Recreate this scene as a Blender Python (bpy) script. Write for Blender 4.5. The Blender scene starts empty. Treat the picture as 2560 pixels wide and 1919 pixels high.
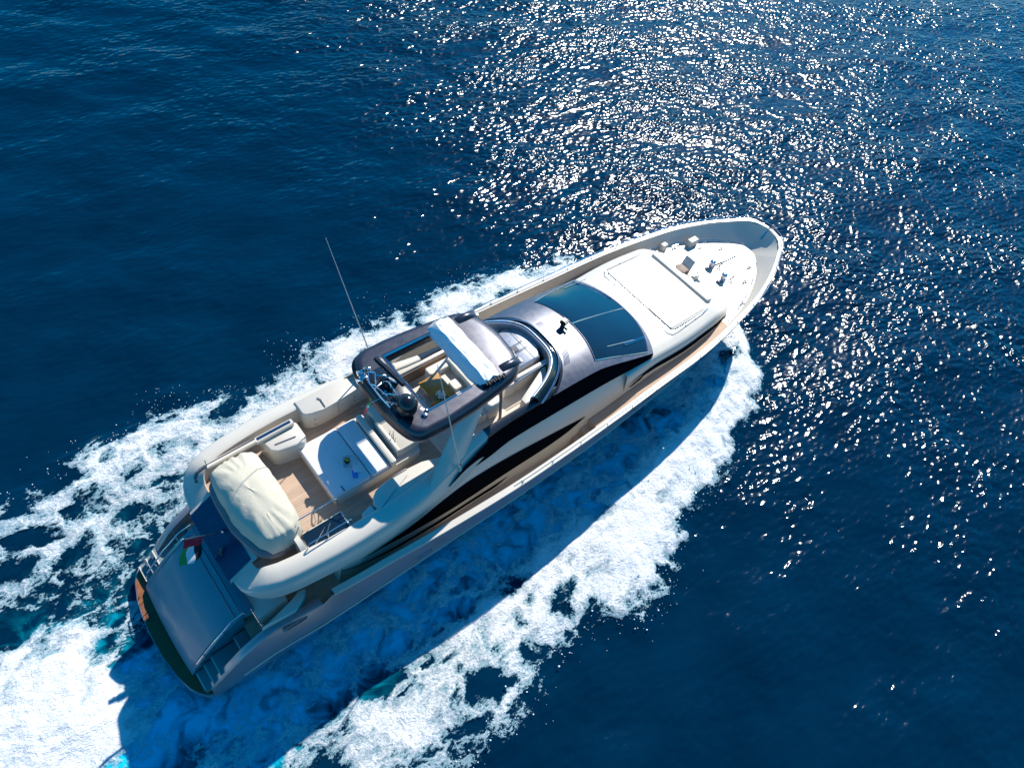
import bpy, bmesh, math, random
import numpy as np
from mathutils import Vector, Matrix

random.seed(7)
R = math.radians
SC = bpy.context.scene
COL = SC.collection

# ---------------------------------------------------------------- camera, sky, sun, exposure
CAM_H = 23.0                       # metres above the sea
HEAD = R(49.78)                    # heading of the yacht in world axes
OFF = 9.873                        # yacht centreline offset from the camera foot
SUN_EL, SUN_AZ = R(43.0), HEAD + R(27.0)

cam = bpy.data.objects.new('camera', bpy.data.cameras.new('camera'))
COL.objects.link(cam)
F, NX, NY = 1765.0, 962.1 - 1280.0, 2302.4 - 959.5      # focal length and nadir point of a 2560 px wide frame
down = Vector((NX, -NY, -F)).normalized()
cup = -down
fw = Vector((0, 0, -1)); cy = (fw - cup * fw.dot(cup)).normalized(); cx = cy.cross(cup)
M = Matrix((cx, cy, cup))
cam.matrix_world = Matrix.Translation((0, 0, CAM_H)) @ M.to_4x4()
cam.data.sensor_width = 36.0
cam.data.lens = F / 2560 * 36.0
cam.data.clip_start = 0.5
cam.data.clip_end = 8000
SC.camera = cam

w = bpy.data.worlds.new('World'); SC.world = w; w.use_nodes = True
wn = w.node_tree
sky = wn.nodes.new('ShaderNodeTexSky'); sky.sky_type = 'NISHITA'; sky.sun_disc = False
sky.sun_elevation = SUN_EL; sky.sun_rotation = math.pi / 2 - SUN_AZ
sky.air_density = 1.0; sky.dust_density = 0.3; sky.ozone_density = 10.0
bg = wn.nodes['Background']; bg.inputs['Strength'].default_value = 0.125
hs = wn.nodes.new('ShaderNodeHueSaturation'); hs.inputs['Hue'].default_value = 0.488; hs.inputs['Saturation'].default_value = 1.6
wn.links.new(sky.outputs[0], hs.inputs['Color']); wn.links.new(hs.outputs[0], bg.inputs[0])

sd = bpy.data.lights.new('sun', 'SUN'); sd.energy = 5.0; sd.angle = R(0.53); sd.color = (1.0, 0.965, 0.895)
sun = bpy.data.objects.new('sun', sd); COL.objects.link(sun)
sv = Vector((math.cos(SUN_AZ) * math.cos(SUN_EL), math.sin(SUN_AZ) * math.cos(SUN_EL), math.sin(SUN_EL)))
sun.rotation_euler = sv.to_track_quat('Z', 'Y').to_euler()
sun.location = (0, 60, 60)

SC.view_settings.view_transform = 'Standard'; SC.view_settings.look = 'None'
SC.view_settings.exposure = 0.5; SC.view_settings.gamma = 1.0; SC.view_settings.use_curve_mapping = False
SC.cycles.max_bounces = 6; SC.cycles.transparent_max_bounces = 6
SC.cycles.sample_clamp_indirect = 6.0
SC.cycles.use_denoising = True

# ---------------------------------------------------------------- materials
def nodes(name):
    m = bpy.data.materials.new(name); m.use_nodes = True
    nt = m.node_tree; return m, nt, nt.nodes['Principled BSDF']
def tex(nt, kind, **kw):
    n = nt.nodes.new(kind)
    for k, v in kw.items():
        if k in n.inputs: n.inputs[k].default_value = v
        else: setattr(n, k, v)
    return n
def ramp(nt, src, stops):
    r = nt.nodes.new('ShaderNodeValToRGB'); e = r.color_ramp.elements
    while len(e) < len(stops): e.new(0.5)
    for i, (p, c) in enumerate(stops):
        e[i].position = p; e[i].color = (*c, 1) if len(c) == 3 else c
    nt.links.new(src, r.inputs[0]); return r
def mathn(nt, op, a, b=None, c=None, clamp=False):
    n = nt.nodes.new('ShaderNodeMath'); n.operation = op; n.use_clamp = clamp
    for i, v in enumerate((a, b, c)):
        if v is None: continue
        if isinstance(v, (int, float)): n.inputs[i].default_value = v
        else: nt.links.new(v, n.inputs[i])
    return n.outputs[0]
def sstep(nt, v, a, b):
    n = nt.nodes.new('ShaderNodeMapRange'); n.interpolation_type = 'SMOOTHSTEP'
    n.inputs[1].default_value = a; n.inputs[2].default_value = b
    nt.links.new(v, n.inputs[0]); return n.outputs[0]
def coords(nt, scale=(1, 1, 1)):
    tc = nt.nodes.new('ShaderNodeTexCoord'); mp = nt.nodes.new('ShaderNodeMapping')
    mp.inputs['Scale'].default_value = scale
    nt.links.new(tc.outputs['Object'], mp.inputs[0]); return mp.outputs[0]

def paint(name, col, rough=0.35, metal=0.0, coat=0.0, var=0.06, scale=2.0, bump=0.0):
    m, nt, p = nodes(name)
    n = tex(nt, 'ShaderNodeTexNoise', Scale=scale, Detail=5.0, Roughness=0.6)
    nt.links.new(coords(nt), n.inputs['Vector'])
    a = tuple(c * (1 - var) for c in col); b = tuple(min(1, c * (1 + var)) for c in col)
    r = ramp(nt, n.outputs[0], [(0.3, a), (0.7, b)])
    nt.links.new(r.outputs[0], p.inputs['Base Color'])
    n2 = tex(nt, 'ShaderNodeTexNoise', Scale=scale * 5, Detail=4.0)
    nt.links.new(coords(nt), n2.inputs['Vector'])
    rr = nt.nodes.new('ShaderNodeMapRange'); rr.inputs[3].default_value = rough * 0.8; rr.inputs[4].default_value = rough * 1.25
    nt.links.new(n2.outputs[0], rr.inputs[0]); nt.links.new(rr.outputs[0], p.inputs['Roughness'])
    p.inputs['Metallic'].default_value = metal
    p.inputs['Coat Weight'].default_value = coat; p.inputs['Coat Roughness'].default_value = 0.08
    if bump:
        bn = nt.nodes.new('ShaderNodeBump'); bn.inputs['Strength'].default_value = bump; bn.inputs['Distance'].default_value = 0.02
        nt.links.new(n2.outputs[0], bn.inputs['Height']); nt.links.new(bn.outputs[0], p.inputs['Normal'])
    return m

WHITE = paint('white_gelcoat', (0.57, 0.52, 0.44), 0.32, var=0.03, scale=0.8)
DGUN = paint('dark_coaming_paint', (0.022, 0.023, 0.030), 0.25, coat=0.3, var=0.1)
CREAM = paint('cream_gelcoat', (0.60, 0.54, 0.45), 0.4, var=0.04, scale=1.2)
GUN = paint('gunmetal_paint', (0.15, 0.15, 0.17), 0.36, metal=0.88, coat=0.0, var=0.10, scale=1.1)
HULLP = paint('silver_hull_paint', (0.30, 0.28, 0.29), 0.3, metal=0.45, coat=0.6, var=0.05, scale=0.6)
GARAGE = paint('sky_tinted_door_paint', (0.010, 0.19, 0.25), 0.34, metal=0.0, coat=0.25, var=0.04, scale=0.7)  # silver paint with the reflected sky's blue put into its colour
GLASS = paint('dark_tinted_glass', (0.006, 0.012, 0.020), 0.05, var=0.1)
GLASS.node_tree.nodes['Principled BSDF'].inputs['Specular IOR Level'].default_value = 0.8
BLACKG = paint('black_window_glass', (0.004, 0.005, 0.007), 0.08, var=0.1)
BLACKG.node_tree.nodes['Principled BSDF'].inputs['IOR'].default_value = 1.12
BLACKG.node_tree.nodes['Principled BSDF'].inputs['Specular IOR Level'].default_value = 0.0
NAVY = paint('navy_panel', (0.004, 0.032, 0.09), 0.25, var=0.15)
BLACK = paint('black_plastic', (0.010, 0.011, 0.014), 0.22, coat=0.3, var=0.2)
DARK = paint('dark_interior', (0.012, 0.010, 0.010), 0.6)
CHROME = paint('polished_steel', (0.62, 0.63, 0.65), 0.16, metal=1.0, var=0.03)
CUSHION = paint('pale_cushion', (0.66, 0.66, 0.66), 0.8, var=0.04, scale=6, bump=0.25)
SOFA = paint('cream_leather', (0.70, 0.63, 0.54), 0.6, var=0.05, scale=4, bump=0.2)
CANVAS = paint('cream_canvas', (0.54, 0.49, 0.375), 0.85, var=0.05, scale=3, bump=0.3)
WCANVAS = paint('white_canvas', (0.78, 0.79, 0.80), 0.8, var=0.03, scale=3, bump=0.2)
RUBBER = paint('grey_rubber_tube', (0.16, 0.17, 0.18), 0.6, var=0.08)
GREYTR = paint('grey_trim', (0.12, 0.12, 0.13), 0.5)
TABLEW = paint('varnished_wood', (0.42, 0.20, 0.035), 0.3, coat=0.5, var=0.25, scale=5)
RED = paint('red_cloth', (0.60, 0.015, 0.04), 0.8); GREEN = paint('green_cloth', (0.01, 0.32, 0.08), 0.8)
WCLOTH = paint('white_cloth', (0.75, 0.75, 0.74), 0.8); BCLOTH = paint('black_cloth', (0.012, 0.012, 0.02), 0.8)
TOWEL = paint('blue_towel', (0.03, 0.22, 0.62), 0.9); YEL = paint('yellow_petals', (0.75, 0.50, 0.03), 0.7)
LEAF = paint('dark_leaves', (0.02, 0.05, 0.015), 0.7); PETAL = paint('white_petals', (0.82, 0.80, 0.74), 0.7)
SKINW = paint('pink_beige_rattan', (0.55, 0.40, 0.32), 0.8, var=0.12, scale=14, bump=0.5)
AMBER = paint('brown_hatch_lining', (0.20, 0.13, 0.09), 0.6)

def teak_mat(name, col, seam=0.55):
    m, nt, p = nodes(name)
    co = coords(nt)
    sep = nt.nodes.new('ShaderNodeSeparateXYZ'); nt.links.new(co, sep.inputs[0])
    y = mathn(nt, 'MULTIPLY', sep.outputs[1], 1 / 0.075)
    fr = mathn(nt, 'FRACT', y)
    sm = mathn(nt, 'LESS_THAN', fr, 0.13)
    idx = mathn(nt, 'FLOOR', y)
    wn_ = tex(nt, 'ShaderNodeTexWhiteNoise', noise_dimensions='2D')
    cmb = nt.nodes.new('ShaderNodeCombineXYZ'); nt.links.new(idx, cmb.inputs[0])
    bx = mathn(nt, 'FLOOR', mathn(nt, 'ADD', mathn(nt, 'MULTIPLY', sep.outputs[0], 0.5), mathn(nt, 'MULTIPLY', idx, 0.37)))
    nt.links.new(bx, cmb.inputs[1]); nt.links.new(cmb.outputs[0], wn_.inputs['Vector'])
    n = tex(nt, 'ShaderNodeTexNoise', Scale=1.0, Detail=6.0, Roughness=0.65)
    nt.links.new(coords(nt, (3, 40, 3)), n.inputs['Vector'])
    n2 = tex(nt, 'ShaderNodeTexNoise', Scale=1.3, Detail=4.0); nt.links.new(co, n2.inputs['Vector'])
    v = mathn(nt, 'ADD', mathn(nt, 'MULTIPLY', n.outputs[0], 0.45), mathn(nt, 'ADD', mathn(nt, 'MULTIPLY', wn_.outputs['Value'], 0.25), mathn(nt, 'MULTIPLY', n2.outputs[0], 0.4)))
    r = ramp(nt, v, [(0.25, tuple(c * 0.7 for c in col)), (0.85, tuple(c * 1.22 for c in col))])
    mx = nt.nodes.new('ShaderNodeMixRGB'); mx.blend_type = 'MULTIPLY'
    nt.links.new(mathn(nt, 'MULTIPLY', sm, seam), mx.inputs[0]); nt.links.new(r.outputs[0], mx.inputs[1]); mx.inputs[2].default_value = (0.25, 0.22, 0.2, 1)
    nt.links.new(mx.outputs[0], p.inputs['Base Color']); p.inputs['Roughness'].default_value = 0.7
    return m
TEAK = teak_mat('weathered_teak', (0.47, 0.325, 0.225))
TEAKW = teak_mat('wet_orange_teak', (0.23, 0.078, 0.026), 0.4)
CARPET = paint('pale_carpet', (0.66, 0.56, 0.46), 0.9, var=0.06, scale=5, bump=0.2)
SILVER = paint('silver_console_paint', (0.42, 0.42, 0.45), 0.28, metal=0.5, coat=0.3)
STEPG = paint('grey_step_moulding', (0.16, 0.20, 0.21), 0.5)
TEAKW.node_tree.nodes['Principled BSDF'].inputs['Roughness'].default_value = 0.8

HTOP = paint('dark_hardtop_paint', (0.070, 0.070, 0.084), 0.30, metal=0.8, coat=0.15, var=0.1, scale=1.1)
# ---------------------------------------------------------------- helpers
YROOT = bpy.data.objects.new('motor_yacht', None); COL.objects.link(YROOT)
LV = Vector((-math.sin(HEAD), math.cos(HEAD), 0))
YROOT.location = LV * OFF
YROOT.rotation_euler = (0, 0, HEAD)
YROOT['label'] = 'white and gunmetal grey motor yacht speeding across dark blue water'
YROOT['category'] = 'yacht'
YM = Matrix.Translation(YROOT.location) @ Matrix.Rotation(HEAD, 4, 'Z')

def hermite(x, xs, ys):
    xs = np.asarray(xs, float); ys = np.asarray(ys, float)
    d = np.gradient(ys, xs)
    s = np.diff(ys) / np.diff(xs)
    for i in range(1, len(xs) - 1):
        if s[i - 1] * s[i] <= 0: d[i] = 0
        else: d[i] = np.sign(s[i]) * min(abs(d[i]), 3 * min(abs(s[i - 1]), abs(s[i])))
    x = np.clip(x, xs[0], xs[-1]); i = int(np.clip(np.searchsorted(xs, x) - 1, 0, len(xs) - 2))
    h = xs[i + 1] - xs[i]; t = (x - xs[i]) / h
    return float((2*t**3-3*t**2+1)*ys[i] + (t**3-2*t**2+t)*h*d[i] + (-2*t**3+3*t**2)*ys[i+1] + (t**3-t**2)*h*d[i+1])

def link(name, me, mat, parent=YROOT, smooth=True, ang=35):
    for mm in (mat if isinstance(mat, (list, tuple)) else [mat]): me.materials.append(mm)
    if smooth:
        me.polygons.foreach_set('use_smooth', [True] * len(me.polygons))
        me.set_sharp_from_angle(angle=R(ang))
    o = bpy.data.objects.new(name, me); COL.objects.link(o)
    if parent is not None: o.parent = parent
    return o

class MB:
    """collects shapes into one bmesh"""
    def __init__(s): s.bm = bmesh.new(); s.mi = 0
    def _faces(s, fs):
        for f in fs: f.material_index = s.mi
    def grid(s, rows, close_u=False, close_v=False, flip=False):
        vs = [[s.bm.verts.new(p) for p in r] for r in rows]
        nu, nv = len(vs), len(vs[0])
        for i in range(nu if close_u else nu - 1):
            for j in range(nv if close_v else nv - 1):
                q = [vs[i][j], vs[(i+1) % nu][j], vs[(i+1) % nu][(j+1) % nv], vs[i][(j+1) % nv]]
                if flip: q.reverse()
                if len({v.co.to_tuple(5) for v in q}) < 3: continue
                try: f = s.bm.faces.new(q); f.material_index = s.mi
                except ValueError: pass
        return vs
    def poly(s, pts):
        f = s.bm.faces.new([s.bm.verts.new(p) for p in pts]); f.material_index = s.mi; return f
    def prism(s, poly, z0, z1, bevel=0.0, seg=2, taper=0.0):
        """poly: list of (x, y); z0/z1 numbers or functions of (x, y)"""
        a = sum(poly[i-1][0]*poly[i][1]-poly[i][0]*poly[i-1][1] for i in range(len(poly)))
        if a < 0: poly = poly[::-1]
        g = lambda z, p: z(*p) if callable(z) else z
        c = (sum(p[0] for p in poly)/len(poly), sum(p[1] for p in poly)/len(poly))
        tp = [(p[0]+(c[0]-p[0])*taper, p[1]+(c[1]-p[1])*taper) for p in poly]
        b = [s.bm.verts.new((*p, g(z0, p))) for p in poly]; t = [s.bm.verts.new((*p, g(z1, p))) for p in tp]
        n = len(poly); fs = []
        for i in range(n): fs.append(s.bm.faces.new([b[i], b[(i+1) % n], t[(i+1) % n], t[i]]))
        tf = s.bm.faces.new(t); fs += [tf, s.bm.faces.new(b[::-1])]
        s._faces(fs)
        if bevel:
            es = list(tf.edges)
            vert = [e for f in fs[:n] for e in f.edges if (e.verts[0] in b) != (e.verts[1] in b)]
            r = bmesh.ops.bevel(s.bm, geom=es + (list(set(vert)) if n <= 6 else []), offset=bevel, segments=seg, affect='EDGES', profile=0.5)
            s._faces(r['faces'])
    def box(s, x0, x1, y0, y1, z0, z1, bevel=0.0):
        s.prism([(x0, y0), (x1, y0), (x1, y1), (x0, y1)], z0, z1, bevel)
    def obox(s, c, u, v, wv, size, bevel=0.0):
        """oriented box with half axes along u, v, wv"""
        c = Vector(c); u, v, wv = (Vector(a).normalized()*l/2 for a, l in zip((u, v, wv), size))
        vs = [s.bm.verts.new(c + a*u + b*v + d*wv) for a in (-1, 1) for b in (-1, 1) for d in (-1, 1)]
        idx = [(0,1,3,2),(4,6,7,5),(0,4,5,1),(2,3,7,6),(0,2,6,4),(1,5,7,3)]
        fs = [s.bm.faces.new([vs[i] for i in f]) for f in idx]; s._faces(fs)
        if bevel:
            r = bmesh.ops.bevel(s.bm, geom=list({e for f in fs for e in f.edges}), offset=bevel, segments=2, affect='EDGES'); s._faces(r['faces'])
    def tube(s, pts, r, n=6, closed=False, r1=None):
        pts = [Vector(p) for p in pts]; rings = []
        for i, p in enumerate(pts):
            a = pts[i-1] if (i or closed) else p; b = pts[(i+1) % len(pts)] if (i < len(pts)-1 or closed) else p
            t = (b - a).normalized()
            up = Vector((0, 0, 1)) if abs(t.z) < 0.9 else Vector((1, 0, 0))
            u = t.cross(up).normalized(); v = u.cross(t)
            rr = r if r1 is None else r + (r1 - r)*i/(len(pts)-1)
            rings.append([p + (u*math.cos(k*2*math.pi/n) + v*math.sin(k*2*math.pi/n))*rr for k in range(n)])
        vs = s.grid(rings, close_u=closed, close_v=True, flip=False)
        if not closed:
            for ring in (vs[0][::-1], vs[-1]):
                f = s.bm.faces.new(ring); f.material_index = s.mi
    def ball(s, c, r, seg=16, sq=(1, 1, 1), zmin=-1.0):
        rows = []
        for i in range(seg//2 + 1):
            th = math.pi*i/(seg//2)
            z = max(math.cos(th), zmin)
            rows.append([(c[0]+r*sq[0]*math.sin(th)*math.cos(2*math.pi*k/seg), c[1]+r*sq[1]*math.sin(th)*math.sin(2*math.pi*k/seg), c[2]+r*sq[2]*z) for k in range(seg)])
        s.grid(rows, close_v=True, flip=True)
    def lathe(s, c, prof, n=20):
        rows = [[(c[0]+r*math.cos(2*math.pi*k/n), c[1]+r*math.sin(2*math.pi*k/n), c[2]+z) for k in range(n)] for r, z in prof]
        s.grid(rows, close_v=True)
    def build(s, name, mat, parent=YROOT, smooth=True, ang=35, fix=True):
        bmesh.ops.remove_doubles(s.bm, verts=s.bm.verts, dist=1e-5)
        if fix: bmesh.ops.recalc_face_normals(s.bm, faces=s.bm.faces)
        me = bpy.data.meshes.new(name); s.bm.to_mesh(me); s.bm.free()
        return link(name, me, mat, parent, smooth, ang)

def arc(n, a0, a1): return [R(a0 + (a1 - a0)*i/(n-1)) for i in range(n)]
def rrect(x0, x1, y0, y1, r, n=5):
    out = []
    for cx_, cy_, a in ((x1-r, y1-r, 0), (x0+r, y1-r, 90), (x0+r, y0+r, 180), (x1-r, y0+r, 270)):
        out += [(cx_+r*math.cos(t), cy_+r*math.sin(t)) for t in arc(n, a, a+90)]
    return out
def sym(pts):                       # starboard half listed aft to fore (y < 0) -> closed polygon
    return [(x, -abs(y)) for x, y in pts] + [(x, abs(y)) for x, y in reversed(pts)]

# ---------------------------------------------------------------- hull
HX = [-0.9, 0.2, 1.0, 2.6, 2.9, 4.5, 7, 10, 13, 16, 19, 21, 23, 24.4, 25.3, 26.0, 26.32, 26.46]
TY = [2.36, 2.46, 2.50, 2.70, 2.76, 3.0, 3.22, 3.34, 3.30, 3.18, 3.04, 2.78, 2.38, 1.88, 1.44, 1.02, .68, .02]
TZ = [.62, 1.85, 2.35, 2.55, 3.0, 3.35, 3.5, 3.62, 3.68, 3.72, 3.78, 3.86, 3.95, 4.0, 4.05, 4.1, 4.13, 4.15]
RY = [2.48, 2.62, 2.72, 2.88, 2.90, 3.02, 3.12, 3.18, 3.13, 2.98, 2.78, 2.46, 1.98, 1.42, .98, .50, .22, .01]
RZ = [.50, 1.05, 1.40, 1.6, 1.65, 2.0, 2.25, 2.4, 2.45, 2.55, 2.75, 2.9, 3.15, 3.4, 3.6, 3.78, 3.9, 4.0]
WX = [-0.9, 2, 7, 10, 13, 16, 19, 21, 23, 24.4, 25.3, 26.0, 26.32, 26.46]
WY = [2.46, 2.5, 2.5, 2.45, 2.35, 2.1, 1.7, 1.3, .75, .40, .30, .20, .10, .005]
WZ = [.22, .22, .22, .25, .25, .25, .25, .3, .45, 1.1, 2.2, 3.2, 3.7, 3.98]
KZ = [-.4, -.5, -.6, -.6, -.6, -.6, -.6, -.5, -.2, .9, 2.1, 3.1, 3.65, 3.97]
def ty(x): return hermite(x, HX, TY)
def tz(x): return float(np.interp(x, HX, TZ)) if x < 4.5 else hermite(x, HX, TZ)
def ry(x): return hermite(x, HX, RY)
def rz(x): return hermite(x, HX, RZ)
HS = sorted(set([-0.9, -0.6, -0.3, 0, .3, .6, 1, 1.5, 2, 2.59, 2.9] + list(np.arange(3.5, 22.6, 0.75)) + list(np.arange(23, 26.1, 0.3)) + [26.2, 26.32, 26.41, 26.46]))
mb = MB()
def hull_section(x, sgn):
    t = (ty(x), tz(x)); r_ = (ry(x), rz(x)); c = (hermite(x, WX, WY), hermite(x, WX, WZ)); k = (0.0, hermite(x, WX, KZ))
    m1 = (c[0]*.62+r_[0]*.38 + .02, c[1]*.62+r_[1]*.38); m2 = (c[0]*.25+r_[0]*.75 + .02, c[1]*.25+r_[1]*.75)
    q = (r_[0]*.55 + t[0]*.45 + .02, r_[1]*.55 + t[1]*.45)
    return [(x, sgn*y, z) for y, z in (k, c, m1, m2, r_, q, t)]
rows = [hull_section(x, -1)[::-1] + hull_section(x, 1)[1:] for x in HS]
mb.grid(rows)
mb.poly(hull_section(-0.9, -1)[::-1] + hull_section(-0.9, 1)[1:])
hull = mb.build('hull', HULLP, ang=50)
# white rub rail line
for s in (-1, 1):
    mb = MB(); mb.tube([(x, s*(ry(x)+.015), rz(x)) for x in np.arange(0.0, 26.5, 0.5)], 0.026, 6); mb.build('rub_rail', WHITE, hull)
# hull emblem outline low on the quarter
mb = MB()
for (xa, xb, za, zb) in ((5.55, 6.05, 2.72, 2.74), (5.55, 6.05, 2.52, 2.54), (5.55, 5.57, 2.54, 2.72), (6.03, 6.05, 2.54, 2.72)):
    y0 = -(ry(5.8) + .06); mb.box(xa, xb, y0-.012, y0+.01, za, zb)
mb.build('hull_fitting', CHROME, hull, smooth=False)

# ---------------------------------------------------------------- bulwarks and decks
DXs = [-0.6, 2.8, 4.5, 7, 12.2, 12.45, 12.5, 12.8, 12.85, 13.2, 13.25, 13.6, 16, 18, 21, 22, 25.6]
DZs = [1.75, 1.8, 2.3, 2.35, 2.35, 2.4, 2.6, 2.6, 2.8, 2.8, 3.0, 3.02, 3.2, 3.33, 3.38, 3.38, 3.38]
def dz(x): return float(np.interp(x, DXs, DZs))
def dy(x):
    return hermite(x, [-.9, 1, 2.9, 4.5, 10, 16, 20, 21, 22, 23, 24, 24.7, 25.4, 25.6], [2.1, 2.2, 2.45, 2.72, 3.04, 2.92, 2.66, 2.42, 2.2, 1.88, 1.42, .98, .3, .02])
BX = [x for x in np.arange(2.95, 25.2, 0.45)] + [25.3]
mb = MB()
for s in (-1, 1):
    mb.grid([[(x, s*(ty(x)-.13), tz(x)-.005), (x, s*(dy(x)*.45+(ty(x)-.13)*.55), tz(x)*.5+dz(x)*.5), (x, s*dy(x), dz(x)-.03)] for x in BX], flip=s < 0)
fr = []
yb0 = ty(25.3)-.13
for i in range(9):
    t = i/8; x = 25.3 + 1.02*t; y = max(ty(x)-.13, 0)*(1-t**6)
    fr.append([(x, y, tz(x)-.01), (x-.28*t-.0, (y*.55+dy(25.3)*.45*(1-t)), 3.70), (25.3+.15*t, dy(25.3)*(1-t), 3.35)])
mb.grid(fr); mb.grid([[(a, -b, c) for a, b, c in r] for r in fr], flip=True)
mb.build('bulwark_lining', CREAM, ang=60)
# rail cap along the sheer
mb = MB()
def cap_path(s):
    pts = []
    for x in list(np.arange(2.95, 26.1, 0.4)) + [26.2, 26.32, 26.40, 26.45]:
        pts.append((x, s))
    return pts
for s in (-1, 1):
    rows = []
    for x, _ in cap_path(s):
        o = ty(x)+.03; i = max(ty(x)-.17, 0); z = tz(x)
        xi = x - (.13 if x > 26 else 0)
        rows.append([(x, s*o, z-.05), (x, s*o, z+.025), (xi, s*i, z+.03), (xi, s*i, z-.05)])
    mb.grid(rows, flip=s > 0)
mb.build('rail_cap', WHITE, ang=40)
# teak side decks, white foredeck
mb = MB()
mb.grid([[(x, -dy(x)-.04, dz(x)), (x, -.9, dz(x)), (x, .9, dz(x)), (x, dy(x)+.04, dz(x))] for x in np.r_[np.arange(0.6, 12.2, .4), [12.2, 12.45, 12.5, 12.8, 12.85, 13.2, 13.25], np.arange(13.6, 20.9, .4), [20.9]]], flip=True)
mb.build('side_deck', TEAK, ang=20)
mb = MB()
mb.grid([[(x, -dy(x)-.02, dz(x)), (x, 0, dz(x)+.03), (x, dy(x)+.02, dz(x))] for x in np.r_[[20.9], np.arange(21.2, 25.6, .3)]], flip=True)
foredeck = mb.build('foredeck', WHITE)
# rails on the bulwark
for s in (-1, 1):
    mb = MB(); top = [(x, s*(ty(x)-.02), tz(x)+.17) for x in np.r_[np.arange(9.0, 26.1, .4), [26.25, 26.38, 26.45]]]
    mb.tube(top, 0.016, 5)
    for x in np.arange(9.4, 26.6, 1.28):
        mb.tube([(x, s*(ty(x)-.05), tz(x)), (x, s*(ty(x)-.02), tz(x)+.17)], .014, 5)
        mb.box(x-.035, x+.035, s*(ty(x)-.06)-.05, s*(ty(x)-.06)+.05, tz(x)+.02, tz(x)+.04)
    mb.build('bow_rail', CHROME)

# ---------------------------------------------------------------- stern: platform, garage door, stairs
plat = [(-1.64, 0), (-1.62, -.62), (-1.52, -1.4), (-1.38, -1.93), (-1.24, -2.2), (-1.05, -2.42), (-.85, -2.5), (-.5, -2.42)]
plat_poly = plat[::-1] + [(x, -y) for x, y in plat[1:]]
mb = MB(); mb.prism(plat_poly, .38, .50, .03); mb.build('swim_platform', HULLP)
mb = MB(); pp = [(x*.985+.0, y*.975) for x, y in plat_poly]; mb.prism(pp, .495, .512); tk = mb.build('platform_teak', TEAKW)
mb = MB()                                            # emblem inlaid in the teak
for k in range(20):
    a, b = 2*math.pi*k/20, 2*math.pi*(k+1)/20
    mb.prism([(-1.42+.10*math.cos(a), .70+.17*math.sin(a)), (-1.42+.10*math.cos(b), .70+.17*math.sin(b)), (-1.42+.085*math.cos(b), .70+.15*math.sin(b)), (-1.42+.085*math.cos(a), .70+.15*math.sin(a))], .51, .518)
for yy in (.62, .69, .76): mb.prism([(-1.46, yy), (-1.38, yy), (-1.38, yy+.025), (-1.46, yy+.025)], .51, .518)
mb.build('platform_emblem', BLACK, tk, smooth=False)

mb = MB(); rows = []
for i in range(13):
    t = i/12
    x = -1.12 + 1.79*t; z = .72 + 1.72*t + .16*math.sin(math.pi*t)
    if i == 0: x, z = -1.16, .56
    rows.append([(x - .05*(1-(2*j/14-1)**2)*(1-t), 1.62*(2*j/14-1), z + .05*(1-(2*j/14-1)**4)) for j in range(15)])
mb.grid(rows)
for j in (0, 14): mb.poly([r[j] for r in rows] + [(.67, rows[0][j][1], .5)])
garage = mb.build('garage_door', GARAGE, ang=45)
mb = MB()
for y in (-1.50, 1.50): mb.tube([(-1.12 + 1.76*t, y, .735 + 1.72*t + .16*math.sin(math.pi*t)) for t in np.linspace(.06, .94, 14)], .010, 4)
mb.tube([(-1.12+1.79*.9, y, .74 + 1.72*.9 + .16*math.sin(math.pi*.9) + .05*(1-abs(y/1.62)**4)) for y in np.linspace(-1.5, 1.5, 9)], .010, 4)
mb.build('door_seam', GREYTR, garage)
mb = MB(); mb.prism([(.68, -1.62), (1.02, -1.66), (1.02, 1.66), (.68, 1.62)], 2.2, 2.50, .04); mb.build('transom_coaming', GARAGE)
for s in (-1, 1):
    mb = MB(); mb.tube([(-1.02, s*1.66, .95), (-.9, s*1.66, 1.25), (-.3, s*1.66, 1.95), (.35, s*1.64, 2.55), (.72, s*1.64, 2.66), (.78, s*1.64, 2.45)], .022, 6)
    for x, z in ((-.6, 1.25), (.1, 1.95)): mb.tube([(x, s*1.65, z), (x-.04, s*1.66, z+.38)], .014, 5)
    mb.build('stern_handrail', CHROME, garage)
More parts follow.
